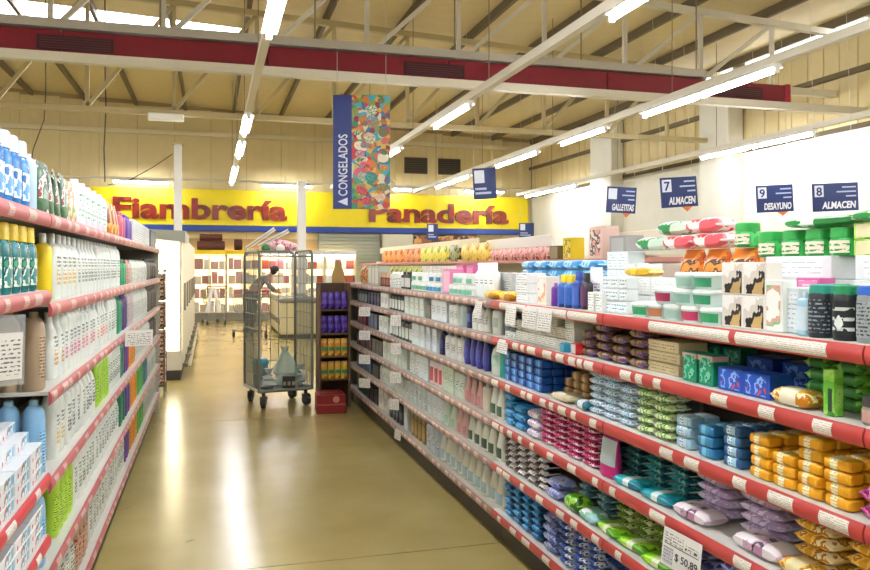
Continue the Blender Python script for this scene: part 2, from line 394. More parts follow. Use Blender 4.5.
# junction box and loose cables
t = thing('junction_box', 'small white emergency light on the rear truss', 'lamp', (Xv(166, 13.55), 13.55, 4.0))
MB().box((-.28, -.08, -.06), (.28, .08, .05), ch=.012).build('body', mat('#efece0', .4), t); MB().box((-.26, -.09, -.045), (.26, -.08, .03)).build('diffuser', mat('#fbf8ea', .3), t)
def cable(pts, label, r=.012):
    t = tag(MB().tube(pts, r, 5).build('power_cable', mat('#3a3222', .6)), label, 'cable'); return t
P1 = world(105, 182, 13.6)
q_ = world(105, 63, 13.6); cable([Vector((q_.x, q_.y, roof_z(q_.x) - .004)), q_, world(106, 110, 13.6), world(104, 150, 13.6), P1], 'dark vertical cable hanging down from the rear truss')
q_ = world(55, 84, 13.4); cable([Vector((q_.x, 13.9, roof_z(q_.x) - .004)), Vector((q_.x, 13.9, 4.35)), world(44, 120, 13.4), world(33, 150, 13.4), world(30, 180, 13.4)], 'thin dark cable slanting down behind the mouthwash bottles', .009)
cable([world(108, 185, 20.2), world(130, 180, 20.4), world(155, 166, 20.6), world(172.5, 154, 21.0)], 'thin cable swagging from the white post', .012)
# hanging food banner
zc = 9.5
p0, p1 = world(333, 209, zc), world(390, 209, zc); pt = world(333, 95, zc)
W = (p1 - p0).length; H = pt.z - p0.z
bn = thing('hanging_banner', 'tall hanging banner reading CONGELADOS with frozen food photo', 'banner', p0, math.atan2(p1.y - p0.y, p1.x - p0.x))
bw = W * .33
MB().box((0, 0, 0), (bw, .012, H)).build('blue_strip', mat('#14307f', .45), bn)
FOOD = printmat('#2f8a62', ['#c8403a', '#d8d2b8', '#4fa3b5', '#d07a2a', '#7f9a3a', '#8c2f3c', '#d8b24a', '#2c6f9a'], 16, .86, .45, (1, .2, 1), 'voronoi')
MB().box((bw, 0, 0), (W, .012, H)).build('photo_panel', FOOD, bn)
FC = ['#c9302c', '#e8dfc0', '#3f9a58', '#e0702d', '#4fb0c4', '#efe6d0', '#7a9c3f', '#d9587a', '#2f7d4a', '#d8a83a', '#a83a34']
for k in range(44):                          # printed dishes, vegetables and fish
    rr = random.uniform(.035, .085); cx, cz = random.uniform(bw + rr, W - rr), random.uniform(rr, H - rr)
    c = random.choice(FC)
    o = MB().loft([(0, rr, rr * random.uniform(.55, 1)), (.001 + k * .0001, rr * .97, rr * .6)], 14, 2.2).build('food_print', printmat(c, [random.choice(FC), c, random.choice(FC)], 40, .4, .45, seed=k), bn, (cx, .0005, cz))
    o.rotation_euler = (PI / 2, random.choice((0, .4, -.4)), 0)
o = text_obj('CONGELADOS', .155, '#e9eefc', bn, (bw * .76, -.003, .16), (PI / 2, -PI / 2, 0), bold=.012)
fit_w(o, H * .54)
MB().add([(bw * .25, -.003, .09), (bw * .78, -.003, .14), (bw * .78, -.003, .04), (bw * .25, -.001, .09), (bw * .78, -.001, .14), (bw * .78, -.001, .04)], [(0, 2, 1), (3, 4, 5), (0, 1, 4, 3), (1, 2, 5, 4), (2, 0, 3, 5)]).build('arrow_print', '#e9eefc', bn)
for q in (.05, W - .05): MB().cyl((q, .006, H), (q, .006, H + (roof_z(1.7) - .16 - p0.z - H)), .004, 5).build('hanging_cord', mat('#b9b3a0', .5), bn)
# aisle signs
def aisle_sign(u0, v0, u1, v1, zc, tilt, num, txt, label, arrow=True, ang=0):
    a, b = world(u0, v1, zc), world(u1, v1, zc); h = world(u0, v0, zc).z - a.z; w = (b - a).length
    t = thing('aisle_sign', label, 'sign', (a + b) / 2, math.atan2(b.y - a.y, b.x - a.x) + ang)
    MB().box((-w / 2, 0, 0), (w / 2, .012, h), ch=.003).build('board', mat('#1c2f66', .4), t)
    if num:
        MB().box((-w / 2 + .03, -.004, h * .52), (-w / 2 + .03 + h * .32, -.0005, h * .93)).build('number_plate', mat('#dfe6f2', .4), t)
        if num.strip(): text_obj(num, h * .42, '#1c2f66', t, (-w / 2 + .03 + h * .16, -.006, h * .57), align='CENTER', bold=.02)
    if not txt:
        for q, l in ((.3, .5), (.16, .7)): MB().box((-w / 2 + .03, -.0025, h * q), (-w / 2 + .03 + w * l, -.0003, h * q + h * .07)).build('small_print', mat('#b9c4e0', .4), t)
    if txt:
        o = text_obj(txt, h * .34, '#f2f4fa', t, (-w / 2 + w * .2, -.003, h * .1), bold=.03, shear=.15); fit_w(o, w * .74)
        for q, l in ((.82, .3), (.66, .42), (.5, .22)): MB().box((w / 2 - .03 - w * l, -.0025, h * q), (w / 2 - .03, -.0003, h * q + h * .05)).build('small_print', mat('#b9c4e0', .4), t)
    if arrow:
        MB().add([(w * .05, .002, 0), (w * .35, .002, 0), (w * .2, .002, -h * .16), (w * .05, .01, 0), (w * .35, .01, 0), (w * .2, .01, -h * .16)], [(0, 2, 1), (3, 4, 5), (0, 1, 4, 3), (1, 2, 5, 4), (2, 0, 3, 5)]).build('pointer', mat('#e07a3c', .4), t)
    for q in (-w * .4, w * .4):
        MB().cyl((q, .006, h), (q, .006, roof_z((a.x + b.x) / 2) - .002 - a.z), .003, 5).build('hanging_cord', mat('#cfcabb', .5), t)
    t.rotation_euler = (0, tilt, t.rotation_euler[2])
aisle_sign(606, 187, 635, 213, 14.5, .06, ' ', 'GALLETITAS', 'navy hanging sign reading GALLETITAS by the wall pilaster', ang=-.1)
aisle_sign(661, 177, 699, 207, 12.5, .07 * -1, '7', 'ALMACEN', 'navy ALMACEN sign numbered 7 with orange pointer', ang=.1)
aisle_sign(757, 185, 794, 212, 12.95, -.05, '9', 'DESAYUNO', 'navy hanging sign reading DESAYUNO')
aisle_sign(813, 183, 859, 211, 10.3, -.04, '8', 'ALMACEN', 'large navy ALMACEN sign numbered 8 without pointer', False)
aisle_sign(474, 168, 497, 199, 14.0, -.06, ' ', '', 'dark blue hanging sign before the bakery sign', False)
aisle_sign(427, 224, 438, 240, 17.0, 0, ' ', '', 'tiny blue sign hanging under the bakery lettering', False)
aisle_sign(519, 223, 534, 238, 17.5, 0, ' ', '', 'small blue sign at the end of the bakery sign', False)

# fridges along the back wall
COOL = emit('#ffdf9c', 1.3); PACKS = ['#d9a49a', '#e8dcc8', '#c96a5c', '#efe6cf', '#b8573f', '#e0b89a', '#d88a94', '#f1efe6']
for i in range(5):
    x0 = Xv(192, 22.9) + i * .93; glass = i < 2
    t = thing('display_fridge', ['glass-doored lit fridge at the back by the white case', 'second glass-doored lit fridge under the yellow strip', 'open lit dairy fridge behind the bending shopper', 'open lit dairy fridge behind the roll cage', 'open lit dairy fridge beside the cardboard display'][i], 'fridge', (x0, 22.85, 0))
    MB().box((.004, .44, 0), (.926, .5, 2.0)).build('back_panel', COOL, t)  # panel glows to stand in for the fridge's inside lighting
    MB().box((.004, 0, .0), (.926, .5, .22)).build('base', mat('#8c8672', .5), t)
    for q in (.004, .896): MB().box((q, .0, .22), (q + .03, .44, 1.88)).build('side_panel', mat('#dcd8c8', .5), t)
    hd = MB().box((.004, -.02, 1.88), (.926, .44, 2.0)).build('header', mat('#f2cf1c' if glass else '#e6e6e0', .4), t)
    for k in range(4):
        z = .22 + k * .41
        s_ = MB().box((.034, .05, z), (.896, .44, z + .02)).build('shelf', mat('#d6d2c4', .4), t)
        xx = .06
        while xx < .8:
            w = random.uniform(.12, .26); h = random.uniform(.2, .34)
            MB().box((xx, .1, z + .021), (min(xx + w, .885), .3, z + .02 + h), ch=.008).build('stock', mat(random.choice(PACKS), .4), s_); xx += w + .012
    if glass:
        for q in (0, 1):
            a = .01 + q * .455
            f = MB().box((a, -.03, .24), (a + .02, -.002, 1.86)).box((a + .43, -.03, .24), (a + .45, -.002, 1.86)).box((a, -.03, .24), (a + .45, -.002, .27)).box((a, -.03, 1.83), (a + .45, -.002, 1.86)).build('door', mat('#e9e2c8', .4), t)
            MB().box((a + .02, -.018, .27), (a + .43, -.012, 1.83)).build('pane', mat('#f8f4e6', .05, 0, 0, .12), f)
            MB().box((a + (.40 if q == 0 else .03), -.055, .8), (a + (.42 if q == 0 else .05), -.03, 1.3)).build('handle', mat('#8f8a7c', .4, .6), f)
    else:
        MB().box((.03, .0, 1.84), (.9, .03, 1.875)).build('canopy_lamp', emit('#fffaf0', 10), t)
# things stored on top of the fridges
def roll(u, v, L, r, rz, col, label, zc=22.6, dz=0):
    p = world(u, v, zc); t = thing('carpet_roll', label, 'roll', (p.x, 23.1, 2.0 + r + dz), rz)
    MB().cyl((-L / 2, 0, 0), (L / 2, 0, 0), r, 14).build('roll', mat(col, .7, bump=.4, bscale=40), t)
    for q in (-L / 2 - .005, L / 2 + .005): MB().cyl((q - .004, 0, 0), (q + .004, 0, 0), r * .55, 12).build('roll_core', mat('#2c1a12', .7), t)
roll(211, 246, .75, .13, .03, '#5a2a1c', 'long dark brown roll lying on the fridge top, lower')
t_r = roll(211, 246, .6, .1, -.06, '#63301f', 'dark brown roll resting on the longer brown roll', dz=.262)
t = roll(238, 246, .2, .16, .1, '#4a2016', 'short thick brown roll beside the longer brown roll')
for (u, dz, an, lb) in ((262, 0, .62, 'pale board leaning on top of the fridge, nearer the rolls'), (275, 0, .5, 'second pale board leaning on top of the fridge')):
    p = world(u, 240, 22.6); t = thing('leaning_board', lb, 'board', (p.x, 23.12, 2.02))
    o = MB().box((-.5, 0, 0), (.5, .03, .12), ch=.006).build('board', mat('#d9d4c4', .6), t); o.rotation_euler = (0, -an, 0); o.location = (0, .06, .28)
    o = MB().box((-.5, -.004, .05), (.5, 0, .07)).build('edge_stripe', mat('#6b655a', .6), t); o.rotation_euler = (0, -an, 0); o.location = (0, .06, .28)
p = world(284, 246, 22.4)
pb = MB()
pb.loft([(-.55, .02, .03, 0, .05), (-.45, .13, .10, 0, .1), (-.2, .17, .17, 0, .17), (.1, .18, .15, 0, .15), (.4, .15, .10, 0, .1), (.58, .05, .03, 0, .05)], 14, 2.3, 'x')
t = tag(pb.build('pink_sack', printmat('#d59aa6', ['#e7c3c8', '#b46a7c'], 9, .5, .4), None, (p.x, 23.08, 2.0)), 'large pink plastic sack lying on the fridges', 'sack')
MB().cyl((-.6, 0, .05), (-.53, 0, .05), .035, 8).build('tied_end', mat('#c07f90', .5), t)
for (u, c, lb) in ((266, '#3f7d45', 'small green bundle beside the pink sack'), (281, '#eeeae0', 'small white packet in front of the pink sack')):
    p = world(u, 248, 22.3)
    t = tag(MB().loft([(0, .1, .07), (.03, .13, .09), (.12, .12, .09), (.17, .06, .05)], 12, 2.5).build('small_bundle', c, None, (p.x, 22.80, 2.0)), lb, 'packet')
    MB().cyl((0, 0, .165), (0, 0, .19), .02, 8).build('knot', c, t)
# roller shutter, pale panel and food picture under the bakery sign
t = thing('roller_shutter', 'closed grey roller shutter below the bakery sign', 'shutter', (Xv(318, 23.4), 23.43, 1.0))
wS = Xv(381, 23.3) - Xv(318, 23.3)
for k in range(14): MB().box((.03, 0, k * .11), (wS - .03, .03, k * .11 + .104), ch=.012).build('slat', mat('#a9ac98', .45), t)
for q in (0, wS - .03): MB().box((q, -.02, 0), (q + .03, .03, 1.55)).build('guide_rail', mat('#8f9080', .5), t)
t = thing('picture_panel', 'dark bakery photo panel below the bakery sign', 'picture', (Xv(414, 23.3), 23.3, 1.7)); wP = Xv(476, 23.3) - Xv(414, 23.3)
MB().box((0, 0, 0), (wP, .04, .82), ch=.01).build('photo', printmat('#4a3222', ['#8a5a34', '#c2935c', '#2c1c14'], 3, .7, .5, seed=3), t)
MB().box((-.03, -.01, .8), (wP + .03, .04, .84)).build('frame_edge', mat('#3a2c20', .5), t)
t = thing('wall_board', 'plain beige board between shutter and bakery photo', 'board', (Xv(382, 23.3), 23.3, 1.5)); wP = Xv(413, 23.3) - Xv(382, 23.3)
MB().box((0, 0, 0), (wP, .04, 1.02), ch=.01).build('panel', mat('#d6cfb6', .6), t); MB().box((0, -.01, 0), (.03, 0, 1.02)).build('edge_strip', mat('#b5ad92', .6), t)

# long white refrigerated case beyond the bottle rack, its lit end facing us
t = thing('refrigerated_case', 'long white refrigerated case with a glowing lit end', 'fridge', (-.38, 11.15, 0))
MB().box((-.62, .0, 0), (-.02, 8.8, .13)).build('plinth', mat('#3b372e', .6), t)
MB().box((-.62, .0, .13), (0, .3, .40), ch=.01).build('end_base', mat('#eeeadb', .45), t)
MB().box((-.62, .02, .40), (-.0, .05, 1.86)).build('end_glow_panel', emit('#fff2cf', 3.0), t)
for q in (-.62, -.03): MB().box((q, -.02, .40), (q + .03, .06, 1.9)).build('end_post', mat('#dcd6c2', .45), t)
for k in range(7):
    a = .3 + k * 1.2
    o = MB().box((-.62, a + .004 if k else .06, .13), (0, a + 1.196, 1.98), ch=.008).build('side_panel', mat('#e6ddc2', .45), t)
    MB().box((0, a + .55, .9), (.025, a + .58, 1.3)).build('handle', mat('#9b9582', .4, .5), o)
MB().cyl((.09, .2, .16), (.09, 8.6, .16), .025, 8).build('bumper_rail', mat('#b8b29c', .35, .6), t)
for k in range(8): MB().box((0, .3 + k * 1.15, .13), (.1, .36 + k * 1.15, .19)).build('rail_bracket', mat('#8b8675', .4, .4), t)
MB().add([(-1.0, -.25, 1.99), (.05, -.25, 1.86), (.05, 1.6, 1.9), (-1.0, 1.6, 1.99), (-1.0, -.25, 2.06), (.05, -.25, 2.02), (.05, 1.6, 2.02), (-1.0, 1.6, 2.06)], [(3, 2, 1, 0), (4, 5, 6, 7), (0, 1, 5, 4), (1, 2, 6, 5), (2, 3, 7, 6), (3, 0, 4, 7)]).build('canopy', mat('#b9bcae', .45), t)
# small end rack with brown and pink packets
t = thing('end_rack', 'narrow dark rack of brown packets before the lit case', 'rack', (-.72, 9.75, 0))
MB().box((-.2, .0, 0), (-.18, .4, 1.55)).build('side', mat('#4a4236', .6), t)
for q in (.0, .385): MB().box((.18, q, 0), (.195, q + .015, 1.55)).build('post', mat('#4a4236', .6), t)
for k in range(5): MB().box((-.18, 0, .12 + k * .34), (.18, .4, .14 + k * .34)).build('shelf', mat('#6a6152', .6), t)
PKM = {}
for k in range(4):
    c = ['#b34a62', '#c45a74', '#7a4a34', '#8c6242'][k]
    for j in range(3):
        for l in range(3):
            me = PKM.setdefault(c, MB().box((-.05, -.12, 0), (.05, .12, .098), ch=.012).mesh('packet', printmat(c, ['#e2c7a8', '#5a2c1c'], 26, .4)))
            o = tag(obj('rack_packet', me, None, (-.79 + j * .107, 9.92, .1405 + k * .34 + l * .0995)), '%s packet on narrow dark rack, %s column, %s of shelf %d' % (['pink', 'rose', 'dark brown', 'light brown'][k], ['far-side', 'middle', 'aisle-side'][j], ['bottom', 'middle', 'top'][l], k + 1), 'packet', 'packets on the narrow rack')

# ------------------------------------------------------------------ roll cage with its load
STEEL = mat('#85897c', .45, .25); STEELD = mat('#5c5e55', .5, .25)
cg = thing('roll_cage', 'tall grey wire roll cage trolley standing in the aisle', 'trolley', (.73, 8.98, 0), .22)
cw, cdp, ch_ = .30, .30, 1.72
pl = MB().box((-cw, -cdp, .17), (cw, cdp, .2), ch=.008).build('platform', STEELD, cg)
MB().tube([(-cw, -cdp, .19), (cw, -cdp, .19)], .018, 8).tube([(-cw, -cdp, .19), (-cw, cdp, .19)], .018, 8).tube([(cw, -cdp, .19), (cw, cdp, .19)], .018, 8).build('platform_rim', STEEL, pl)
def cage_panel(pa, pb_, name, n, hz):
    a, b = Vector(pa), Vector(pb_); u = (b - a).normalized(); L = (b - a).length
    fr = MB(); fr.tube([a, a + Vector((0, 0, ch_ - .26))] + [a + Vector((0, 0, ch_ - .26)) + u * .06 + Vector((0, 0, .06)), b + Vector((0, 0, ch_ - .2)) - u * .06, b + Vector((0, 0, ch_ - .26)), b], .014, 8)
    f = fr.build(name, STEEL, cg)
    wi = MB()
    for k in range(1, n): q = a + u * (L * k / n); wi.cyl(q, q + Vector((0, 0, ch_ - .21)), .005, 5)
    for k in range(1, hz): z = (ch_ - .24) * k / hz; wi.cyl(a + Vector((0, 0, z)), b + Vector((0, 0, z)), .004, 5)
    w = wi.build('wire_mesh', STEEL, f); w['kind'] = 'stuff'
cage_panel((-cw, cdp, .2), (-cw, -cdp, .2), 'side_frame', 12, 9)
cage_panel((cw, -cdp, .2), (cw, cdp, .2), 'side_frame', 12, 9)
cage_panel((-cw, cdp, .2), (cw, cdp, .2), 'rear_frame', 6, 6)
MB().tube([(-cw, -cdp, ch_ - .06), (cw, -cdp, ch_ - .06)], .012, 8).tube([(-cw, -cdp, ch_ - .06), (-cw, -cdp, ch_ - .2)], .012, 8).tube([(cw, -cdp, ch_ - .06), (cw, -cdp, ch_ - .2)], .012, 8).build('top_bar', STEEL, cg)
for sx in (-1, 1):
    for sy in (-1, 1):
        c = MB().cyl((0, 0, .12), (0, 0, .17), .02, 8).box((-.035, -.03, .1), (.035, .03, .125)).box((-.03, -.05, .045), (-.024, .03, .11)).box((.024, -.05, .045), (.03, .03, .11)).build('caster', STEELD, cg, (sx * (cw - .06), sy * (cdp - .05), 0), .5 * sx)
        MB().cyl((-.02, -.01, .055), (.02, -.01, .055), .055, 16).build('wheel', mat('#2b2a28', .6), c)
wx, wy = .73, 8.98
BAG = mat('#9fc7c4', .15, 0, 0, .55, .5, 25)
def lump(name, loc, sx, sy, h, m, label, cat, seed, tie=True):
    random.seed(seed); b = MB(); r = []
    for k in range(9):
        t_ = k / 8; s = math.sin(PI * (.12 + .83 * t_)) ** .6 * (1 - .45 * t_); r.append((h * t_, sx * s * random.uniform(.86, 1.1), sy * s * random.uniform(.86, 1.1), random.uniform(-.02, .02), random.uniform(-.02, .02)))
    b.loft(r, 14, 2.2); o = tag(b.build(name, m, None, loc), label, cat)
    if tie: MB().cyl((0, 0, h - .005), (0, 0, h + .05), .03, 8, r1=.05).build('tied_neck', m, o)
    return o
lump('plastic_bag', (wx + .08, wy + .05, .201), .17, .16, .38, BAG, 'big crumpled clear plastic bag inside the roll cage', 'bag', 3)
lump('plastic_bag', (wx - .12, wy - .19, .201), .1, .07, .17, mat('#c9cfc8', .2, 0, 0, .8, .5, 25), 'small crumpled clear bag at the cage platform edge', 'bag', 5)
lump('plastic_bag', (wx + .24, wy - .13, .201), .06, .09, .2, mat('#aab8b2', .2, 0, 0, .8, .5, 25), 'grey plastic bag in the right corner of the cage', 'bag', 9)
t = tag(MB().box((-.07, -.04, 0), (.07, .04, .13), ch=.008).build('dark_carton', mat('#3f3a33', .6), None, (wx + .1, wy - .2, .2005)), 'small dark carton on the front of the cage platform', 'carton')
for q in (-.05, .0, .05): MB().box((q - .016, -.043, .03), (q + .016, -.04, .07)).build('printed_window', mat('#a9a294', .5), t)
t = thing('cleaning_bucket', 'grey bucket with blue lid in the roll cage corner', 'bucket', (wx - .19, wy + .1, .2002))
MB().loft([(0, .075, .075), (.24, .09, .09)], 16, 2).build('body', mat('#7d8b88', .4), t)
MB().loft([(.24, .096, .096), (.27, .096, .096), (.30, .07, .07)], 16, 2).build('lid', mat('#2f93ab', .35), t)
MB().tube([(-.09, 0, .2), (-.08, -.08, .13), (0, -.1, .1), (.08, -.08, .13), (.09, 0, .2)], .004, 5).build('handle', STEEL, t)
random.seed(11)

# cardboard display stand beside the cage, carton before it
t = thing('cardboard_display', 'brown cardboard display stand of purple packs before the shelving end', 'display stand', (1.30, 8.48, 0))
CB = mat('#6b4e32', .8, bump=.2); CBD = mat('#4a3422', .8)
for q in (-.17, .15): MB().box((q, 0, .0), (q + .02, .3, 1.36)).build('side_board', CB, t)
MB().box((-.15, .28, 0), (.15, .295, 1.36)).build('back_board', CBD, t)
MB().loft([(0, .075, .012), (.12, .07, .012), (.17, .04, .012), (.24, .035, .012), (.26, .02, .012)], 12, 3).build('header_card', mat('#a58450', .7), t, (.08, .28, 1.36))
for z in (.30, .55, .80, 1.06): MB().box((-.15, .0, z), (.15, .28, z + .015)).build('tray', CB, t)
for z, c, lb, n in ((1.076, '#46208a', 'purple pouch on top tray of cardboard display', 4), (.816, '#3f1c80', 'purple pouch on second tray of cardboard display', 4), (.566, '#d08a1e', 'amber packet on third tray of cardboard display', 4), (.316, '#d8b02a', 'yellow packet on lowest tray of cardboard display', 4)):
    for k in range(n):
        b = MB(); b.loft([(0, .034, .03), (.02, .035, .035), (.13, .034, .024), (.19, .033, .004)], 12, 3)
        o = tag(b.build('snack_pouch', printmat(c, ['#5636a0' if c < '#5' else '#e0b04a', '#1d0d40' if c < '#5' else '#a86a1c'], 12, .3), None, (1.30 - .112 + k * .074, 8.535, z)), lb + ', %s from left' % ordn(k + 1), 'pouch', 'pouches on the cardboard display')
        MB().box((-.03, -.036, .06), (.03, -.032, .1)).build('front_print', mat('#5e44a8' if c < '#5' else '#3c8f5c', .4), o)
t = tag(MB().box((-.15, -.15, 0), (.15, .15, .2), ch=.006).build('red_carton', mat('#8c1d1c', .55), None, (1.22, 8.3, 0), -.05), 'dark red carton on the floor before the cardboard display', 'carton')
MB().box((-.15, -.1515, .09), (.15, -.15, .105)).build('tape_band', mat('#b85a4a', .4), t)
MB().loft([(0, .035, .035), (.001, .035, .035)], 16, 2).build('round_print', mat('#c98a78', .5), t, (.05, -.1502, .15)).rotation_euler = (PI / 2, 0, 0)
MB().box((-.12, -.12, .2), (.12, .12, .215), ch=.004).build('lid_flap', mat('#7a1817', .55), t)

# chest freezer, shopping carts and a shopper at the far end of the aisle
t = thing('chest_freezer', 'cream chest freezer beyond the roll cage', 'freezer', (2.0, 18.3, 0))
MB().box((-.55, -1.6, 0), (.55, 1.6, .1)).build('plinth', mat('#5d5746', .6), t)
MB().box((-.6, -1.65, .1), (.6, 1.65, .78), ch=.02).build('body', mat('#d8cb9c', .4), t)
MB().box((-.63, -1.68, .78), (.63, 1.68, .86), ch=.02).build('rim', mat('#8f8b80', .4), t)
for k in range(2): o = MB().box((-.58, -1.6 + k * 1.61, .86), (.58, -.01 + k * 1.61, .875)).build('sliding_lid', mat('#b9cfd0', .1, 0, 0, .6), t); MB().box((-.1, -1.5 + k * 1.61, .875), (.1, -1.46 + k * 1.61, .895)).build('handle', STEEL, o)
MB().box((-.605, -1.5, .3), (-.6, 1.5, .42)).build('side_stripe', mat('#7d6f52', .5), t)
def cart(x, y, rz, label):
    t = thing('shopping_cart', label, 'cart', (x, y, 0), rz)
    ST_ = mat('#8b8b84', .35, .6)
    fr = MB(); B = [(-.28, -.45, .95), (.28, -.45, .95), (.22, .42, .92), (-.22, .42, .92)]; b = [(-.24, -.38, .52), (.24, -.38, .52), (.18, .38, .56), (-.18, .38, .56)]
    for i in range(4):
        j = (i + 1) % 4; fr.cyl(B[i], B[j], .01, 6); fr.cyl(b[i], b[j], .008, 6); fr.cyl(B[i], b[i], .008, 6)
    bs = fr.build('basket', ST_, t)
    wi = MB()
    for i in range(4):
        j = (i + 1) % 4; P, Q, p, q = Vector(B[i]), Vector(B[j]), Vector(b[i]), Vector(b[j])
        for k in range(1, 9): f = k / 9; wi.cyl(P.lerp(Q, f), p.lerp(q, f), .003, 4)
        for k in range(1, 4): f = k / 4; wi.cyl(P.lerp(p, f), Q.lerp(q, f), .003, 4)
    w = wi.build('basket_wires', ST_, bs); w['kind'] = 'stuff'
    MB().tube([(-.25, -.45, .96), (-.25, -.55, 1.02), (.25, -.55, 1.02), (.25, -.45, .96)], .015, 8).build('handle', mat('#a3322c', .4), t)
    MB().tube([(-.22, -.4, .52), (-.24, -.44, .16), (-.2, .4, .16)], .012, 6).tube([(.22, -.4, .52), (.24, -.44, .16), (.2, .4, .16)], .012, 6).tube([(-.24, -.44, .16), (.24, -.44, .16)], .01, 6).build('under_frame', ST_, t)
    for sx, sy in ((-.23, -.42), (.23, -.42), (-.2, .38), (.2, .38)):
        c = MB().box((-.022, -.02, .09), (.022, .02, .165)).build('caster', ST_, t, (sx, sy, 0)); MB().cyl((-.016, 0, .06), (.016, 0, .06), .06, 14).build('wheel', mat('#33322e', .6), c)
    return t
cart(.78, 17.3, .3, 'empty wire shopping cart between cage and freezer')
p = world(213, 312, 20.9); cart(p.x, p.y, .2, 'wire shopping cart parked before the glass-doored fridges')
b = MB(); b.loft([(0, .06, .03, 0, -.0), (.3, .05, .03), (.62, .04, .03), (.66, .03, .05, 0, .02)], 10, 2.4)
b2 = b.mesh('white_cloth', mat('#ece7da', .7, bump=.4))
for q, lb in ((-.15, 'white cloth bag hanging on parked cart, nearer the white case'), (.15, 'white cloth bag hanging on parked cart, nearer the cage')):
    o = tag(obj('cloth_bag', b2, None, (p.x + q, p.y - .70, .34)), lb, 'bag'); o.rotation_euler = (0, -q * 1.2, 0)
    MB().tube([(0, .02, .66), (0, .06, .7), (0, .1, .68)], .012, 6).build('strap', mat('#d8d2c4', .7), o)

# shopper bending over the freezer
def skin(name, pts, edges, m, parent=None, sub=2):
    me = bpy.data.meshes.new(name); me.from_pydata([q[0] for q in pts], edges, []); o = obj(name, me, parent)
    md = o.modifiers.new('skin', 'SKIN'); me.skin_vertices or me.attributes
    for v, q in zip(me.skin_vertices[0].data, pts): v.radius = (q[1], q[2] if len(q) > 2 else q[1])
    me.skin_vertices[0].data[0].use_root = True
    sm = o.modifiers.new('smooth', 'SUBSURF'); sm.levels = sm.render_levels = sub
    dg = bpy.context.evaluated_depsgraph_get(); me2 = bpy.data.meshes.new_from_object(o.evaluated_get(dg))
    o.modifiers.clear(); o.data = me2; me2.name = name; me2.materials.clear(); me2.materials.append(MT(m))
    me2.polygons.foreach_set('use_smooth', [True] * len(me2.polygons)); return o
pr = thing('person', 'shopper in grey top and dark trousers bending over the freezer', 'person', (.93, 18.9, 0))
SK = mat('#b98264', .5)
# pelvis, spine to head, arms, legs; leaning towards +x
pts = [((0, 0, .92), .13, .12), ((.12, 0, 1.1), .12, .13), ((.28, 0, 1.26), .13, .15), ((.38, 0, 1.33), .05), ((.46, 0, 1.37), .05), ((.53, -.0, 1.42), .085, .08), ((.57, 0, 1.49), .085, .08),
       ((.28, -.19, 1.27), .055), ((.40, -.24, 1.06), .042), ((.52, -.2, .945), .032), ((.58, -.19, .92), .03, .015),
       ((.28, .19, 1.27), .055), ((.42, .23, 1.08), .042), ((.56, .2, .965), .032), ((.62, .19, .93), .03, .015),
       ((-.01, -.1, .86), .085), ((.03, -.11, .48), .06), ((-.02, -.11, .1), .042), ((-.01, -.11, .05), .04), ((.1, -.12, .035), .035, .03),
       ((-.01, .1, .86), .085), ((-.04, .11, .48), .06), ((-.14, .11, .1), .042), ((-.13, .11, .05), .04), ((-.02, .12, .035), .035, .03)]
ed = [(0, 1), (1, 2), (2, 3), (3, 4), (4, 5), (5, 6), (2, 7), (7, 8), (8, 9), (9, 10), (2, 11), (11, 12), (12, 13), (13, 14), (0, 15), (15, 16), (16, 17), (17, 18), (18, 19), (0, 20), (20, 21), (21, 22), (22, 23), (23, 24)]
skin('body', pts, ed, SK, pr)
for yy, px in ((-.19, .58), (.19, .62)):
    for k in range(5):
        if k < 4: a = Vector((px + .02, yy - .03 + k * .02, .925)); MB().tube([a, a + Vector((.035, 0, -.012)), a + Vector((.06 - abs(k - 1.5) * .006, 0, -.035))], .008, 6).build('finger', SK, pr)
        else: a = Vector((px, yy + .035, .925)); MB().tube([a, a + Vector((.03, .02, -.01)), a + Vector((.045, .022, -.03))], .009, 6).build('thumb', SK, pr)
j = lambda q, d=.018: (q[0], q[1] + d, (q[2] if len(q) > 2 else q[1]) + d)
up = [pts[i] for i in (0, 1, 2, 7, 8, 9, 11, 12, 13)]
skin('sweater', [j(q) for q in up], [(0, 1), (1, 2), (2, 3), (3, 4), (4, 5), (2, 6), (6, 7), (7, 8)], mat('#6f6a62', .8, bump=.2), pr)
lo = [pts[i] for i in (0, 15, 16, 17, 20, 21, 22)]
skin('trousers', [j(q, .02) for q in lo], [(0, 1), (1, 2), (2, 3), (0, 4), (4, 5), (5, 6)], mat('#23211f', .8), pr)
HR = mat('#1c130e', .7)
MB().loft([(-.07, .05, .07, -.04, 0), (-.02, .085, .098, -.03, 0), (.05, .105, .105, -.012, 0), (.1, .09, .09, -.01, 0), (.135, .04, .045)], 14, 2).build('hair', HR, pr, (.535, 0, 1.42))
for yy in (-.03, .03): MB().loft([(0, .008, .008), (.012, .008, .008)], 8, 2).build('eye', mat('#18100c', .3), pr, (.632, yy, 1.45))
MB().loft([(0, .018, .014), (.03, .012, .01), (.05, .004, .004)], 8, 2).build('nose', SK, pr, (.64, 0, 1.41))
MB().box((.628, -.025, 1.385), (.64, .025, 1.393)).build('mouth', mat('#7d3f38', .5), pr)
for yy in (-.082, .082): MB().loft([(0, .02, .008), (.05, .02, .008)], 8, 2).build('ear', SK, pr, (.545, yy, 1.41))
for (fx, fy) in ((.04, -.115), (-.08, .115)): MB().loft([(0, .13, .05), (.03, .13, .05), (.07, .1, .045, -.02, 0), (.09, .05, .04, -.06, 0)], 14, 2.4).build('shoe', mat('#2a2826', .6), pr, (fx, fy, 0))

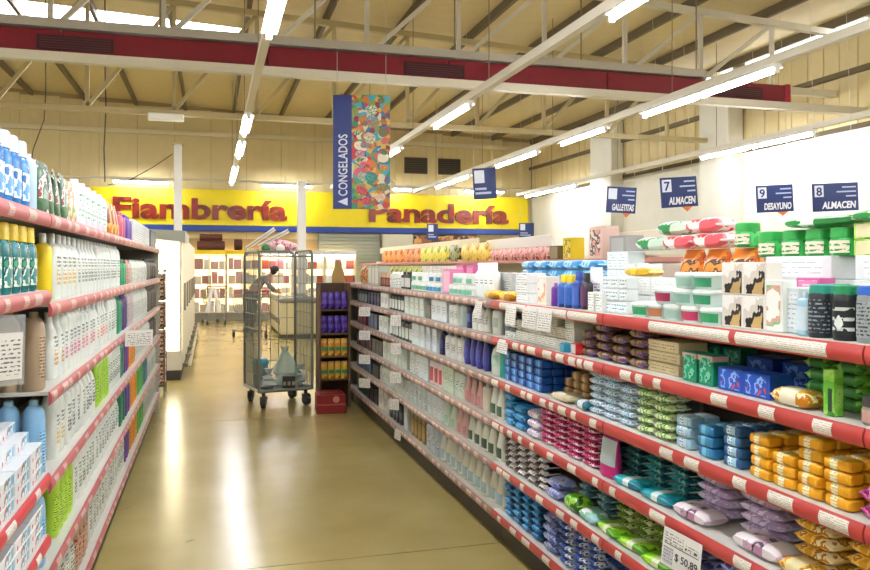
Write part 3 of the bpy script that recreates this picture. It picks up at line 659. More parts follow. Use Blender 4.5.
# next row of shelving behind the packed one
g2 = thing('gondola_shelving', 'next row of shelving seen over the packed shelves', 'shelving', (0, 0, 0))
MB().box((3.72, 1.0, 0), (4.6, 20, .12)).build('plinth', mat('#4c473d', .6), g2)
MB().box((4.14, 1.0, .12), (4.18, 20, 1.66)).build('back_panel', mat('#e3d6b6', .6), g2)
for z in (.35, .7, 1.05, 1.38, 1.60): MB().box((3.72, 1.0, z), (4.6, 20, z + .02)).build('shelf', mat('#c9c2ae', .5), g2)
MB().box((3.705, 1.0, 1.585), (3.72, 20, 1.625)).build('price_rail', mat('#c9857a', .5), g2)

# ------------------------------------------------------------------ shelving
ZR = [1.335, 1.135, .902, .665, .43, .166]           # rail centre heights, top to bottom
ZL = [1.705, 1.40, 1.10, .80, .495, .195]
RH = .0235
def rail_profile(off=0):
    pts = []
    for i in range(7):
        t = -1 + 2 * i / 6; pts.append((-(.004 + .008 * (1 - t * t)) - off, t * (RH - (.003 if off else 0))))
    return pts
def rail_mesh(L, m, off=0, name='price_rail'):
    p = rail_profile(off); b = MB(); n = len(p)
    back = [(-.001 if not off else p[i][0] + .001, p[i][1]) for i in range(n)] if off else [(0, -RH), (0, RH)]
    prof = p + (back[::-1] if off else [back[1], back[0]])
    k = len(prof); vs = [(x, -L / 2, z) for x, z in prof] + [(x, L / 2, z) for x, z in prof]
    fs = [(i, (i + 1) % k, k + (i + 1) % k, k + i) for i in range(k)]
    b.add(vs, fs, 0, True); b.add(vs, [tuple(range(k - 1, -1, -1)), tuple(range(k, 2 * k))])
    return b.mesh(name, m)
_tk = {}
def ticket_mesh(L, m):
    k = (round(L, 3), m.name)
    if k not in _tk: _tk[k] = rail_mesh(L, m, .0015, 'price_ticket')
    return _tk[k]
TICK = textmat('#ebe6da', '#b4ada0', 120, 220, .45); TICKP = textmat('#d3b4aa', '#b98f88', 90, 120, .5)
def shelf_bay(root, side, Xf, y0, y1, zrail, depth, railcol, tick, dens, tl, boardcol='#d8d6cc', first=False):
    """one shelf board with its price rail and tickets; the part's origin is on the rail line"""
    L = y1 - y0; s = side
    b = MB(); b.box((.001 if s > 0 else -depth, -L / 2 + .002, -.012), (depth if s > 0 else -.001, L / 2 - .002, .0))
    sh = b.build('shelf', mat(boardcol, .45), root, (Xf, (y0 + y1) / 2, zrail + RH))
    r = obj('price_rail', rail_mesh(L - .006, mat(railcol, .35, bscale=8)), sh, (0, 0, -RH), 0 if s > 0 else PI)
    y = -L / 2 + random.uniform(.03, .12)
    while y < L / 2 - tl - .02:
        l = tl * random.choice((.7, .9, 1, 1.2, 1.5))
        if y + l < L / 2 - .01: obj('price_ticket', ticket_mesh(round(l, 3), tick), sh, (0, y + l / 2, -RH), 0 if s > 0 else PI)
        y += l + random.uniform(.15, 1.85) * dens
    return sh
# right-hand shelving
XF = 1.52
gr = thing('gondola_shelving', 'long supermarket shelving with six red-railed shelves of wipes and soap', 'shelving')
BAYS = [.22, 1.52, 2.82, 4.12, 5.42, 6.72, 8.02, 8.92]
for i, (a, b) in enumerate(zip(BAYS, BAYS[1:])):
    near = i < 3
    for k, z in enumerate(ZR):
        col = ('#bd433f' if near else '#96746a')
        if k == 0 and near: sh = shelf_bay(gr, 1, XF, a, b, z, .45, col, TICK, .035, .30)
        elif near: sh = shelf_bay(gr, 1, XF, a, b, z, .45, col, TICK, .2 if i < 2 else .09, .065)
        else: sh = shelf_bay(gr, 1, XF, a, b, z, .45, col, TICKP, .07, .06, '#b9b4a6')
    MB().box((XF + .46, a + .004, .1), (XF + .475, b - .004, 1.34)).build('back_panel', mat('#6f6a60', .6), gr)
    MB().box((XF + .06, a + .002, 0), (XF + .45, b - .002, .12)).build('plinth', mat('#4c473d', .6), gr)
    for k in range(6):
        MB().box((XF + .445, a - .015, .0), (XF + .46, a + .015, 1.335)).build('upright', mat('#8d887b', .4, .3), gr) if k == 0 else None
MB().box((XF + .0, 8.925, 0), (XF + .94, 8.95, 1.357)).build('end_panel', mat('#8e9384', .5), gr)
MB().box((XF + .485, .22, .1), (XF + .93, 8.92, 1.358)).build('rear_side', mat('#b9b4a6', .6), gr)
# left-hand shelving
XFL = -.53
gl = thing('gondola_shelving', 'tall shelving with faded red rails full of white bottles', 'shelving')
BL = [2.9, 4.07, 5.24, 6.41, 7.58, 8.75]
for i, (a, b) in enumerate(zip(BL, BL[1:])):
    for k, z in enumerate(ZL):
        shelf_bay(gl, -1, XFL, a, b, z, .42, '#b85a5e' if i < 2 else '#b0706a', TICKP, .13, .07, '#c9c7bd')
    MB().box((XFL - .44, a + .003, .1), (XFL - .425, b - .003, 1.76)).build('back_panel', mat('#5d5850', .6), gl)
    MB().box((XFL - .42, a + .002, 0), (XFL - .05, b - .002, .15)).build('plinth', mat('#4c473d', .6), gl)
MB().box((XFL - .42, 8.753, 0), (XFL + .0, 8.765, 1.74)).build('end_panel', mat('#b5b0a0', .5), gl)
gn = thing('gondola_shelving', 'nearest shelving bay with blue mouthwash above toothpaste boxes', 'shelving')
ZN = [1.705, 1.445, .83, .62, .2]
for k, z in enumerate(ZN):
    shelf_bay(gn, -1, XFL, 1.5, 2.895, z, .42, '#b85a5e' if k < 2 else '#cc3e46', TICKP if k < 2 else TICK, .14, .07, '#c9c7bd')
MB().box((XFL - .44, 1.5, .1), (XFL - .425, 2.89, 1.76)).build('back_panel', mat('#5d5850', .6), gn)
MB().box((XFL - .42, 1.5, 0), (XFL - .05, 2.89, .15)).build('plinth', mat('#4c473d', .6), gn)

# ------------------------------------------------------------------ products: kinds are made once, then copied
LABELS = {}
class Kind:
    def __init__(s, name, cat, parts, w, d, h): s.name, s.cat, s.parts, s.w, s.d, s.h = name, cat, parts, w, d, h
    def put(s, loc, rz, label, group=None, rx=0, ry=0):
        n = len(label.replace('-', '').split())
        if n > 16 or n < 4: print('LABEL LENGTH', n, label)
        if label in LABELS: print('LABEL TWICE', label)
        LABELS[label] = 1
        o = bpy.data.objects.new(s.name, s.parts[0][1]); COL.objects.link(o)
        o.location = loc; o.rotation_euler = (rx, ry, rz); tag(o, label, s.cat, group)
        for nm, me in s.parts[1:]:
            c = bpy.data.objects.new(nm, me); COL.objects.link(c); c.parent = o
        return o
STY = {  # rings as fractions: height, half width, half depth; then cap start, cap radius, label range
    'straight': ([(0, .93), (.02, 1), (.74, 1), (.81, .88), (.85, .45)], .845, .42, (.12, .66)),
    'round': ([(0, .9), (.03, 1), (.74, 1), (.85, .9), (.91, .66), (.93, .5)], .925, .44, (.12, .66)),
    'mouth': ([(0, .93), (.03, 1), (.6, 1), (.7, .9), (.755, .7), (.76, .62)], .758, .82, (.1, .56)),
    'curvy': ([(0, .86), (.04, 1), (.22, 1.06), (.40, .98), (.56, .74), (.74, .54), (.9, .5)], .9, .4, (.08, .36)),
    'cone': ([(0, .7), (.02, .78), (.3, 1), (.7, .82), (.97, .45), (1, .4)], 1, 0, (.2, .6)),
    'spray': ([(0, .95), (.02, 1), (.68, 1), (.73, .8), (.76, .62)], .755, .6, (.1, .62)),
    'tin': ([(0, .97), (.02, 1), (.80, 1), (.84, .93)], .83, .9, (.1, .72)),
    'jar': ([(0, .92), (.04, 1), (.60, 1), (.66, .9)], .65, 1.02, (.12, .54)),
    'tub': ([(0, .84), (.03, .86), (.78, .97), (.80, .97)], .79, 1.05, (.15, .68)),
    'flask': ([(0, .9), (.03, 1), (.55, 1.0), (.72, .75), (.8, .5), (.84, .42)], .835, .46, (.1, .52)),
    'pouch': ([(0, .9, .8), (.04, 1, 1), (.4, 1, .85), (.8, .97, .4), (.95, .96, .06), (1, .96, .05)], 1, 0, (.18, .75)),
    'sachet': ([(0, .95, .1), (.05, .96, .5), (.4, 1, 1), (.75, 1, .7), (.95, .97, .1), (1, .97, .05)], 1, 0, (.25, .75)),
}
def patch(R, e, z0, z1, span, lab):
    """printed label wrapped round the front, just proud of the body"""
    def at(z):
        for p, q in zip(R, R[1:]):
            if p[0] <= z <= q[0]: t = (z - p[0]) / max(q[0] - p[0], 1e-6); return p[1] + (q[1] - p[1]) * t, p[2] + (q[2] - p[2]) * t
        return R[-1][1:]
    zs = sorted({z0, z1, *[r[0] for r in R if z0 < r[0] < z1]}); K = 8; vs = []; fs = []
    for z in zs:
        hx, hy = at(z)
        for i in range(K + 1):
            a = -PI / 2 + span * PI / 2 * (-1 + 2 * i / K) * .95; c, s_ = math.cos(a), math.sin(a)
            vs.append(((hx + .0012) * math.copysign(abs(c) ** (2 / e), c), (hy + .0012) * math.copysign(abs(s_) ** (2 / e), s_), z))
    for k in range(len(zs) - 1):
        for i in range(K): fs.append((k * (K + 1) + i, k * (K + 1) + i + 1, (k + 1) * (K + 1) + i + 1, (k + 1) * (K + 1) + i))
    return MB().add(vs, fs, 0, True).mesh('label', lab)
def lofty(name, cat, sty, body, cap, lab, w, d, h, e=2.6, n=16, lrange=None, span=.72, extra=()):
    rings, cs, cr, lr = STY[sty]; lr = lrange or lr
    R = [(r[0] * h, r[1] * w / 2, (r[2] if len(r) > 2 else r[1]) * d / 2) for r in rings]
    parts = [(name, MB().loft(R, n, e).mesh(name, body))]
    if cr:
        m = min(w, d) / 2 if sty not in ('jar', 'tub', 'tin', 'mouth') else None
        a, b = (cr * m, cr * m) if m else (cr * w / 2, cr * d / 2)
        ch = min(.003, (1 - cs) * h * .2)
        parts.append(('lid' if sty in ('jar', 'tub', 'tin') else 'cap', MB().loft([(cs * h, a, b), (h - ch, a * .96, b * .96), (h, a * .85, b * .85)], 14, 2.6 if not m else 2).mesh('cap', cap)))
    for nm, lm, lz, sp in ([('label', lab, lr, span)] if lab is not None else []) + list(extra):
        parts.append((nm, patch(R, e, lz[0] * h, lz[1] * h, sp, lm)))
    return Kind(name, cat, parts, w, d, h)
def boxy(name, cat, body, lab, w, d, h, lrange=(.12, .1, .88, .9), ch=.0025, band=None):
    parts = [(name, MB().box((-w / 2, -d / 2, 0), (w / 2, d / 2, h), ch=ch).mesh(name, body))]
    if lab is not None:
        a, b, c, e = lrange
        parts.append(('label', MB().box((-w / 2 + a * w, -d / 2 - .0008, b * h), (-w / 2 + c * w, -d / 2 + .0005, e * h)).mesh('label', lab)))
    if band is not None:
        parts.append(('band', MB().box((-w / 2 - .0006, -d / 2 - .0006, h * .8), (w / 2 + .0006, d / 2 + .0006, h * .97)).mesh('band', band)))
    return Kind(name, cat, parts, w, d, h)
def pack(name, cat, body, lab, w, d, h, seal=None, e=3.2, lw=.42):
    """soft flow-wrapped pack: pillow body with flat crimped ends, printed panel round the middle"""
    L = w / 2; r = [(-L, .45 * d, h * .07), (-L + .007, .46 * d, h * .10), (-L + .016, .48 * d, h * .38), (-L * .62, .5 * d, h * .49), (-L * .3, .5 * d, h * .5), (L * .3, .5 * d, h * .5), (L * .62, .5 * d, h * .49), (L - .016, .48 * d, h * .38), (L - .007, .46 * d, h * .10), (L, .45 * d, h * .07)]
    r = [(a, b, c, 0, h / 2) for a, b, c in r]
    parts = [(name, MB().loft(r, 12, e, 'x', [1, 0, 0, 0, 0, 0, 0, 0, 1]).mesh(name, [MT(body), MT(seal or body)]))]
    if lab is not None:
        q = [(a, b + .0008, c + .0008, 0, h / 2) for a, b, c in ((-L * lw, .5 * d, h * .495), (-L * lw * .7, .5 * d, h * .5), (L * lw * .7, .5 * d, h * .5), (L * lw, .5 * d, h * .495))]
        parts.append(('label', MB().loft(q, 12, e, 'x', 0, False).mesh('label', lab)))
    return Kind(name, cat, parts, w, d, h)
def brick(name, cat, body, lab, w, d, h, end=None):
    """small wrapped bar: rounded block with folded ends"""
    L = w / 2; r = [(-L, .40 * d, h * .38), (-L + .004, .49 * d, h * .48), (-L * .5, .5 * d, h * .5), (L * .5, .5 * d, h * .5), (L - .004, .49 * d, h * .48), (L, .40 * d, h * .38)]
    r = [(a, b, c, 0, h / 2) for a, b, c in r]
    parts = [(name, MB().loft(r, 12, 5, 'x', [1, 1, 0, 1, 1]).mesh(name, [MT(body), MT(end or body)]))]
    if lab is not None:
        q = [(a, .5 * d + .0007, h * .5 + .0007, 0, h / 2) for a in (-L * .45, L * .1)]
        parts.append(('label', MB().loft(q, 12, 5, 'x', 0, False).mesh('label', lab)))
    return Kind(name, cat, parts, w, d, h)

def fill(side, zs, ua, ub, kind, desc, group=None, layers=1, rows=1, sb=.015, gap=.004, jit=.03, rot=0, maxn=None, Xp=None, lay=None, ybounds=None):
    """a block of one product between two photo columns of a shelf, standing on height zs"""
    X0 = XF if side > 0 else XFL
    X = Xp if Xp is not None else X0 + side * (sb + .01)
    if ybounds: ya, yb = ybounds
    else: ya, yb = sorted((Yu(ua, X), Yu(ub, X)))
    if Xp is None:
        lim = 8.88 if side > 0 else 8.71
        if yb > lim: ya, yb = min(ya, lim - kind.w), lim
    kw, kd = (kind.w, kind.d) if not rot else (kind.d, kind.w)
    n = max(1, int((yb - ya + gap) / (kw + gap) + .25))
    if maxn: n = min(n, maxn)
    step = max((yb - ya) / n, kw + .001) if n > 1 else kw
    for i in range(n):
        y = yb - step * (i + .5) if n > 1 else (ya + yb) / 2
        for r in range(rows):
            nl = layers if lay is None else lay[i % len(lay)]
            for l in range(nl):
                x = X + side * (kd / 2 + r * (kd + .006)) + side * random.uniform(0, .006)
                rz = (-PI / 2 if side > 0 else PI / 2) + random.uniform(-jit, jit) + (PI / 2 if rot else 0)
                t = desc
                if n > 1: t += ', %s from far end' % ordn(i + 1)
                if max(lay or [layers]) > 1: t += ', layer %s' % ['one', 'two', 'three', 'four', 'five', 'six', 'seven'][l]
                if rows > 1: t += ', ' + ['front row', 'second row', 'third row'][r]
                kind.put((x, y, zs + l * (kind.h + .0018) + .0012), rz, t, group or desc)
    return n
RS = [z + RH for z in ZR]; LS = [z + RH for z in ZL]
W1, W2, W3 = '#f4f7f0', '#ecf1e8', '#e2ebe4'
T = textmat
# ---------------- right rack, far half (cartons and bottles)
SN = ['top', 'second', 'third', 'fourth', 'fifth', 'bottom']
def R(k, ua, ub, kind, desc, **kw): fill(1, RS[k], ua, ub, kind, desc + ' on %s shelf' % SN[k], **kw)
HT = [.16, .175, .2, .205, .205, .235]
cols_far = [  # shelf, u0, u1, style, body, cap, label, width, height factor, description
 (1, 357, 366, 'round', '#2e3440', '#20242c', '#8a929a', .11, .8, 'dark slate bottle'), (1, 367, 379, 'straight', '#18204a', '#101634', '#39406a', .11, .9, 'navy bottle'), (1, 380, 387.5, 'box', W1, None, '#cdd6d2', .15, .8, 'white carton'),
 (1, 388.5, 403, 'round', '#3b4240', '#d8ddd6', W2, .09, .85, 'dark bottle with pale label'), (1, 404, 424, 'box', '#dcece2', None, T(W1, '#5d7d78', 70, 90), .12, .82, 'pale green carton'), (1, 424.5, 430, 'box', '#1e2224', None, '#3f4548', .13, .6, 'black carton'),
 (1, 430.5, 446, 'box', '#dde9f0', None, T('#e8eef0', '#3f5a80', 60, 80), .12, .86, 'pale blue lettered carton'), (1, 447, 457, 'straight', W1, '#dfe8de', T(W1, '#4b6a5c', 70, 90), .09, .9, 'white lettered bottle'), (1, 457.5, 463, 'round', '#bcd0cc', '#dfe8de', None, .09, .9, 'pale teal bottle'),
 (1, 463.5, 470, 'straight', '#1c2a5c', '#12193c', '#5a6aa8', .09, .9, 'navy blue labelled bottle'), (1, 470.5, 487, 'flask', W1, '#e4ebe4', T(W2, '#55605c', 70, 90), .085, .96, 'white shouldered bottle'), (1, 488, 499, 'straight', '#e6ebdf', '#cfd8d0', '#b9c9c0', .1, .95, 'tall off-white bottle'),
 (2, 357, 366, 'box', '#5a1f2c', None, '#8a4a54', .13, .7, 'dark red carton'), (2, 367, 377, 'box', '#1d3560', None, '#2f4f86', .14, .75, 'dark blue carton'), (2, 378, 387.5, 'box', W1, None, '#d0d8d4', .16, .75, 'white plain carton'),
 (2, 388.5, 411, 'round', '#50585a', '#c9d2cc', W3, .1, .85, 'grey bottle with white label'), (2, 411.5, 424, 'box', '#dcebee', None, T(W1, '#5a86a0', 70, 80), .12, .85, 'icy blue carton'), (2, 424.5, 437, 'box', '#dbe4ea', None, T('#eef2f4', '#405a9a', 60, 70), .12, .85, 'white carton with blue lettering'), (2, 437.5, 442.5, 'straight', '#17204c', '#0f1636', '#36428a', .1, .9, 'deep navy bottle'),
 (2, 443, 461, 'straight', W1, '#e3e9e0', T(W1, '#50585a', 60, 80), .1, .88, 'white bottle with grey lettering'), (2, 461.5, 486, 'cone', '#3d3f94', '#3d3f94', '#5458b0', .085, .95, 'violet blue tapered tube'), (2, 487, 498, 'flask', '#dfece2', '#e9efe8', '#b9d8c4', .12, 1, 'pale mint bottle'), (2, 498.5, 502, 'straight', '#2fae96', '#2fae96', None, .08, .9, 'turquoise bottle'),
 (3, 357, 371, 'box', '#3a2230', None, '#6a3a48', .14, .6, 'dark maroon carton'), (3, 372, 382, 'box', '#26282c', None, '#44484e', .14, .7, 'black low carton'), (3, 382.5, 406, 'box', '#dde7dc', None, T(W2, '#68807a', 60, 80), .12, .8, 'pale sage carton'),
 (3, 408, 418, 'round', '#dee8e4', '#e6ebe4', T(W1, '#6d8a84', 60, 80), .09, .92, 'pale grey bottle'), (3, 418.5, 428, 'box', '#dae7ea', None, T(W1, '#6d8a94', 60, 80), .11, .9, 'pale steel blue carton'), (3, 428.5, 441, 'round', '#efe6e2', '#c23a44', '#c9545c', .09, .92, 'white bottle with red label'),
 (3, 441.5, 453, 'box', '#cfe2c6', None, T('#dfeeda', '#3f7a58', 50, 60), .12, .9, 'light green carton'), (3, 453.5, 462, 'straight', '#dfe9dc', '#e9efe6', T(W1, '#4f8a64', 60, 80), .09, .92, 'white bottle with green lettering'), (3, 462.5, 480, 'curvy', '#d8a8a0', '#d8a8a0', '#c98a84', .08, .98, 'pink curved bottle'), (3, 480.5, 487, 'straight', '#e6dcc8', '#efe9da', None, .09, .85, 'cream bottle'),
 (3, 487.5, 501, 'curvy', '#eef2e2', '#f2f4ea', '#4a6a4c', .095, .98, 'ivory curved bottle with green label'), 
 (4, 357, 371, 'box', '#27466e', None, '#3a5f92', .14, .75, 'mid blue carton'), (4, 372, 378, 'box', '#30343a', None, None, .14, .6, 'charcoal carton'), (4, 378.5, 407, 'straight', '#dce4da', '#e4e9e0', T(W2, '#6d7a74', 60, 80), .1, .85, 'pale stone bottle'), (4, 408, 425, 'round', '#ccdada', '#dde4e0', T(W2, '#58707a', 60, 80), .1, .9, 'grey blue bottle'),
 (4, 425.5, 441, 'straight', '#e3e9ea', '#c02c38', T('#eef1f0', '#7a9aa8', 50, 60), .1, .95, 'white bottle with red cap'), (4, 442, 454, 'curvy', '#d8e8d2', '#dfeedc', '#a8cfae', .09, .98, 'pale green curved bottle'), (4, 455, 465, 'curvy', '#dbb0aa', '#dbb0aa', '#c98f8a', .09, .98, 'rosy curved bottle'), (4, 465.5, 501, 'curvy', '#f0f2e2', '#f4f5ea', '#3f5a48', .095, .98, 'ivory curved bottle with dark oval label'),
 (5, 357, 365, 'box', '#1f3f3c', None, '#34605a', .14, .8, 'dark green carton'), (5, 366, 377, 'box', '#2a2c30', None, None, .15, .6, 'black squat carton'), (5, 378, 387.5, 'box', W1, None, '#d3dad4', .16, .8, 'white glossy carton'), (5, 388.5, 401, 'straight', '#2f3640', '#1f242c', '#6a7680', .1, .8, 'dark grey bottle'), (5, 402, 409, 'box', '#c9d6da', None, '#e4eaea', .14, .85, 'pale blue plain carton'), (5, 409.5, 424, 'round', '#8f7846', '#d8c48a', '#b89c5c', .09, .85, 'golden brown bottle'),
 (5, 424.5, 438, 'straight', '#cfdde6', '#e6ecee', T('#e6eef2', '#4a7aa8', 50, 60), .11, .9, 'pale blue bottle with lettering'), (5, 438.5, 501.5, 'curvy', '#f2f4e8', '#f5f6ee', '#a9c6cc', .1, .98, 'ivory curved bottle with pale blue label')]
for (k, ua, ub, sty, body, cap, lab, w, hf, desc) in cols_far:
    h = HT[k] * hf
    if sty == 'box': kd = boxy('carton', 'carton', body, lab, w, .09, h, (.16, .3, .84, .72))
    else: kd = lofty('lotion_bottle', 'bottle', sty, body, cap, lab, w, w * (.62 if sty != 'cone' else .6), h, 2.4, 14, None if sty in ('curvy', 'cone', 'round') else (.25, .58), .6)
    R(k, ua, ub, kd, desc, sb=.02, jit=.05, gap=.022)
# ---------------- right rack, near half
cream = T('#eef0e4', '#8a9488', 90, 110, .4)
R(1, 503, 514, lofty('cream_jar', 'jar', 'jar', '#dfe6da', '#5a6460', T(W1, '#6a7a74', 70, 90), .075, .075, .06), 'cream jar with grey lid', layers=2)
R(1, 515, 573, boxy('soap_carton', 'carton', '#e8ebdc', T('#eef0e4', '#4f5f58', 70, 110, .35), .085, .1, .052), 'small ivory carton', layers=2, rows=2, lay=[2, 3, 2, 3], sb=.03)
R(1, 557, 566, boxy('soap_carton', 'carton', '#2f9ac0', '#6cc0da', .05, .06, .04), 'tiny sky blue carton at front', sb=.0, maxn=1)
R(1, 568, 577, boxy('soap_carton', 'carton', '#c02a2a', '#e8d8d0', .05, .05, .05), 'tiny red carton at front', sb=.0, maxn=1)
PUR = printmat('#2c1748', ['#6a4a28', '#9a7a3a', '#4a2a74'], 24, .55, .3)
R(1, 579, 645, pack('soap_pack', 'soap', PUR, None, .125, .07, .036, '#8a6c34'), 'purple and gold pack', layers=3, rows=2, lay=[3, 4, 3, 4, 3], sb=.03)
R(1, 646, 680, boxy('flat_carton', 'carton', '#d9c79a', T('#dccb9e', '#a08a58', 60, 60, .35), .2, .12, .038), 'long cream flat carton', layers=3, sb=.05, maxn=1)
R(1, 681, 713, boxy('green_carton', 'carton', '#128a62', printmat('#14936a', ['#7fd0b0', '#0d7a56'], 30, .25), .075, .06, .1, band='#d8b0a8'), 'green carton with pink band', sb=.02, maxn=2)
R(1, 702, 740, boxy('green_carton', 'carton', '#0f7a5c', printmat('#12876a', ['#5fb8a0', '#0a6a50'], 30, .25), .09, .07, .11), 'green carton behind banded ones', sb=.19)
R(1, 716, 768, boxy('blue_carton', 'carton', '#1c4fb4', printmat('#1f58c4', ['#8fb4e8', '#1c4fb4', '#d04a54'], 22, .22), .115, .08, .072), 'bright blue carton', sb=.02, maxn=2)
R(1, 742, 815, boxy('blue_carton', 'carton', '#173f94', printmat('#1a479f', ['#6a8fd0', '#173f94'], 22, .2), .12, .09, .09), 'deep blue carton at shelf back', sb=.2, layers=1)
YSP = printmat('#e0a21a', ['#f4e6a8', '#c47c10'], 26, .35, .3)
R(1, 769, 806, pack('soap_pack', 'soap', YSP, '#f6efcf', .15, .08, .05), 'yellow pack beside blue cartons', sb=.005, maxn=1)
LIM = printmat('#62b02e', ['#84c648', '#9ed262', '#3f8a2a'], 18, .5, .3)
R(1, 800, 900, pack('soap_pack', 'soap', LIM, '#347a30', .1, .06, .032), 'lime green pack', layers=3, rows=2, lay=[4, 5, 4, 5], sb=.1)
R(1, 819, 835, boxy('soap_carton', 'carton', LIM, '#1f4a34', .038, .032, .12, (.5, .1, .85, .6)), 'upright lime green carton at front', sb=.012, maxn=1)
R(1, 856, 880, lofty('powder_compact', 'jar', 'jar', '#8c8a84', '#3a3836', '#c99a8e', .075, .06, .07), 'round container with pinkish label', sb=.005, maxn=1)
# third shelf
BLU = printmat('#1560b8', ['#2f86d8', '#7fb6e8'], 40, .35, .3)
R(2, 503, 541, brick('soap_bar', 'soap', BLU, '#3f92dc', .09, .06, .038, '#0f4f9f'), 'blue soap bar', layers=4, rows=2, sb=.02)
R(2, 536, 566, brick('soap_bar', 'soap', '#14449a', '#1f58b4', .09, .06, .038), 'deep blue soap bar', layers=4, sb=.15)
R(2, 563, 586, brick('soap_bar', 'soap', '#b48a4c', '#d8ba84', .085, .06, .04, '#8a6432'), 'tan soap bar', layers=3, sb=.12, lay=[2, 3, 3])
R(2, 545, 571, pack('wipes_pack', 'wipes', '#ddd0a4', '#e8dfc0', .2, .1, .035), 'cream flat pack at front', sb=.005, maxn=1)
R(2, 573, 585, pack('wipes_pack', 'wipes', '#1f6f84', '#e4ece8', .12, .07, .04), 'dark teal pack at front', sb=.005, maxn=1)
PALE = printmat('#bcd3dc', ['#e6eff2', '#5f94b4', '#dfe9ec'], 32, .5, .3)
R(2, 587, 632, pack('wipes_pack', 'wipes', PALE, T('#d6e6ec', '#5a94b8', 90, 70), .12, .1, .029, '#e8eff0'), 'pale blue wipes pack', layers=6, rows=1, lay=[6, 6, 5, 6], sb=.02)
LG = printmat('#8fbe3a', ['#e9f0d8', '#4f8a2a', '#d8e8a8'], 22, .6, .3)
R(2, 634, 669, pack('wipes_pack', 'wipes', LG, None, .105, .1, .031, '#e4ecd2'), 'lime and white wipes pack', layers=5, rows=1, lay=[6, 5, 5], sb=.015)
R(2, 671, 692, brick('soap_bar', 'soap', '#cfe2ea', T('#e2edf0', '#5a9ac0', 70, 70), .08, .06, .036, '#9fc8dc'), 'white and blue soap bar', layers=4, rows=2, lay=[3, 4])
R(2, 693, 715, brick('soap_bar', 'soap', '#3a96c0', '#7cc4dc', .08, .05, .034, '#2a7ab0'), 'teal blue soap bar', layers=3, rows=3, sb=.01)
R(2, 716, 745, brick('soap_bar', 'soap', '#a9d0e2', T('#d8eaf0', '#4a8ab4', 70, 70), .08, .05, .031, '#2f5f94'), 'light blue soap bar with navy end', layers=5, rows=3, lay=[4, 5, 5])
YB_ = printmat('#f8c230', ['#fad45a', '#eeaa1c'], 20, .45, .3)
R(2, 747, 850, brick('soap_bar', 'soap', YB_, T('#f8f0c8', '#d8b868', 80, 80, .35), .082, .054, .031, '#eeaa1a'), 'yellow soap bar', layers=3, rows=3, lay=[4, 3, 5, 4, 5, 4], sb=.01, jit=.12)
R(2, 851, 905, pack('soap_pack', 'soap', printmat('#b82a88', ['#e07ab8', '#8a1a60'], 26, .4, .3), None, .12, .08, .04), 'magenta pack beside yellow soap', layers=3, lay=[2, 3])
# fourth shelf
CY = printmat('#2a96d6', ['#46b0e6', '#1a5a88'], 26, .4, .3)
R(3, 503, 524, pack('pads_pack', 'pads', CY, '#3aa6e0', .15, .1, .042, '#17507a'), 'cyan pads pack', layers=4, rows=2, lay=[4, 3])
R(3, 525, 537, pack('pads_pack', 'pads', printmat('#ded4e0', ['#b8a8c8', '#f0eaf0'], 22, .4, .3), None, .14, .1, .045), 'white and lilac pads pack', layers=3, sb=.01)
MG = printmat('#b81860', ['#cc2c72', '#9c104c', '#f0d8e0'], 20, .55, .3, (1, 1, 2))
R(3, 538, 595, pack('pads_pack', 'pads', MG, None, .125, .1, .027, '#e6b4c8'), 'magenta pads pack with white ends', layers=7, rows=1, sb=.02)
k_ = lofty('refill_pouch', 'pouch', 'pouch', '#b81c70', None, '#b9c6c4', .13, .06, .17, 3, 14, (.3, .9)); R(3, 596, 613, k_, 'magenta pouch with silver label', sb=.012, maxn=1)
TL = printmat('#14606a', ['#1f8a8a', '#7ab8a4', '#0c4450'], 24, .55, .3)
R(3, 604, 690, pack('wipes_pack', 'wipes', TL, None, .14, .11, .027, '#a8ccb8'), 'dark teal wipes pack', layers=6, sb=.12)
R(3, 611, 668, pack('wipes_pack', 'wipes', printmat('#1295a4', ['#25b2b8', '#0c7484'], 14, .4, .3), '#dfeee8', .185, .09, .036, '#0f8090', lw=.2), 'turquoise wipes pack lying at front', sb=.01, jit=.15)
LAV = printmat('#d8c4d8', ['#e6dae6', '#c0a4c4'], 22, .45, .3)
R(3, 690, 784, pack('wipes_pack', 'wipes', LAV, printmat('#d2bfd6', ['#b494ba', '#e6dcea'], 30, .4), .19, .12, .032, '#e0d4e2'), 'lilac wipes pack', layers=5, sb=.13, jit=.05)
EYE = printmat('#e9e0e4', ['#c9a8bc', '#3a2c34', '#b888a4'], 13, .28, .3)
R(3, 668, 706, pack('wipes_pack', 'wipes', '#e9e0e4', EYE, .19, .1, .048, '#d0b0c8'), 'white wipes pack beside hanging price sign', sb=.008, maxn=1)
R(3, 728, 775, pack('wipes_pack', 'wipes', '#ece4e6', EYE, .2, .105, .05, '#d0b0c8'), 'white wipes pack lying before the lilac stack', sb=.008, maxn=1)
YP = printmat('#d89a20', ['#f0c860', '#b87410', '#f4e4b0'], 18, .45, .3)
R(3, 786, 900, pack('wipes_pack', 'wipes', YP, None, .15, .11, .035, '#f0cf70'), 'amber wipes pack', layers=5, sb=.08, lay=[5, 4])
R(3, 778, 805, pack('wipes_pack', 'wipes', YP, '#f0e2a8', .13, .08, .045), 'amber wipes pack lying at front', sb=.005, maxn=1)
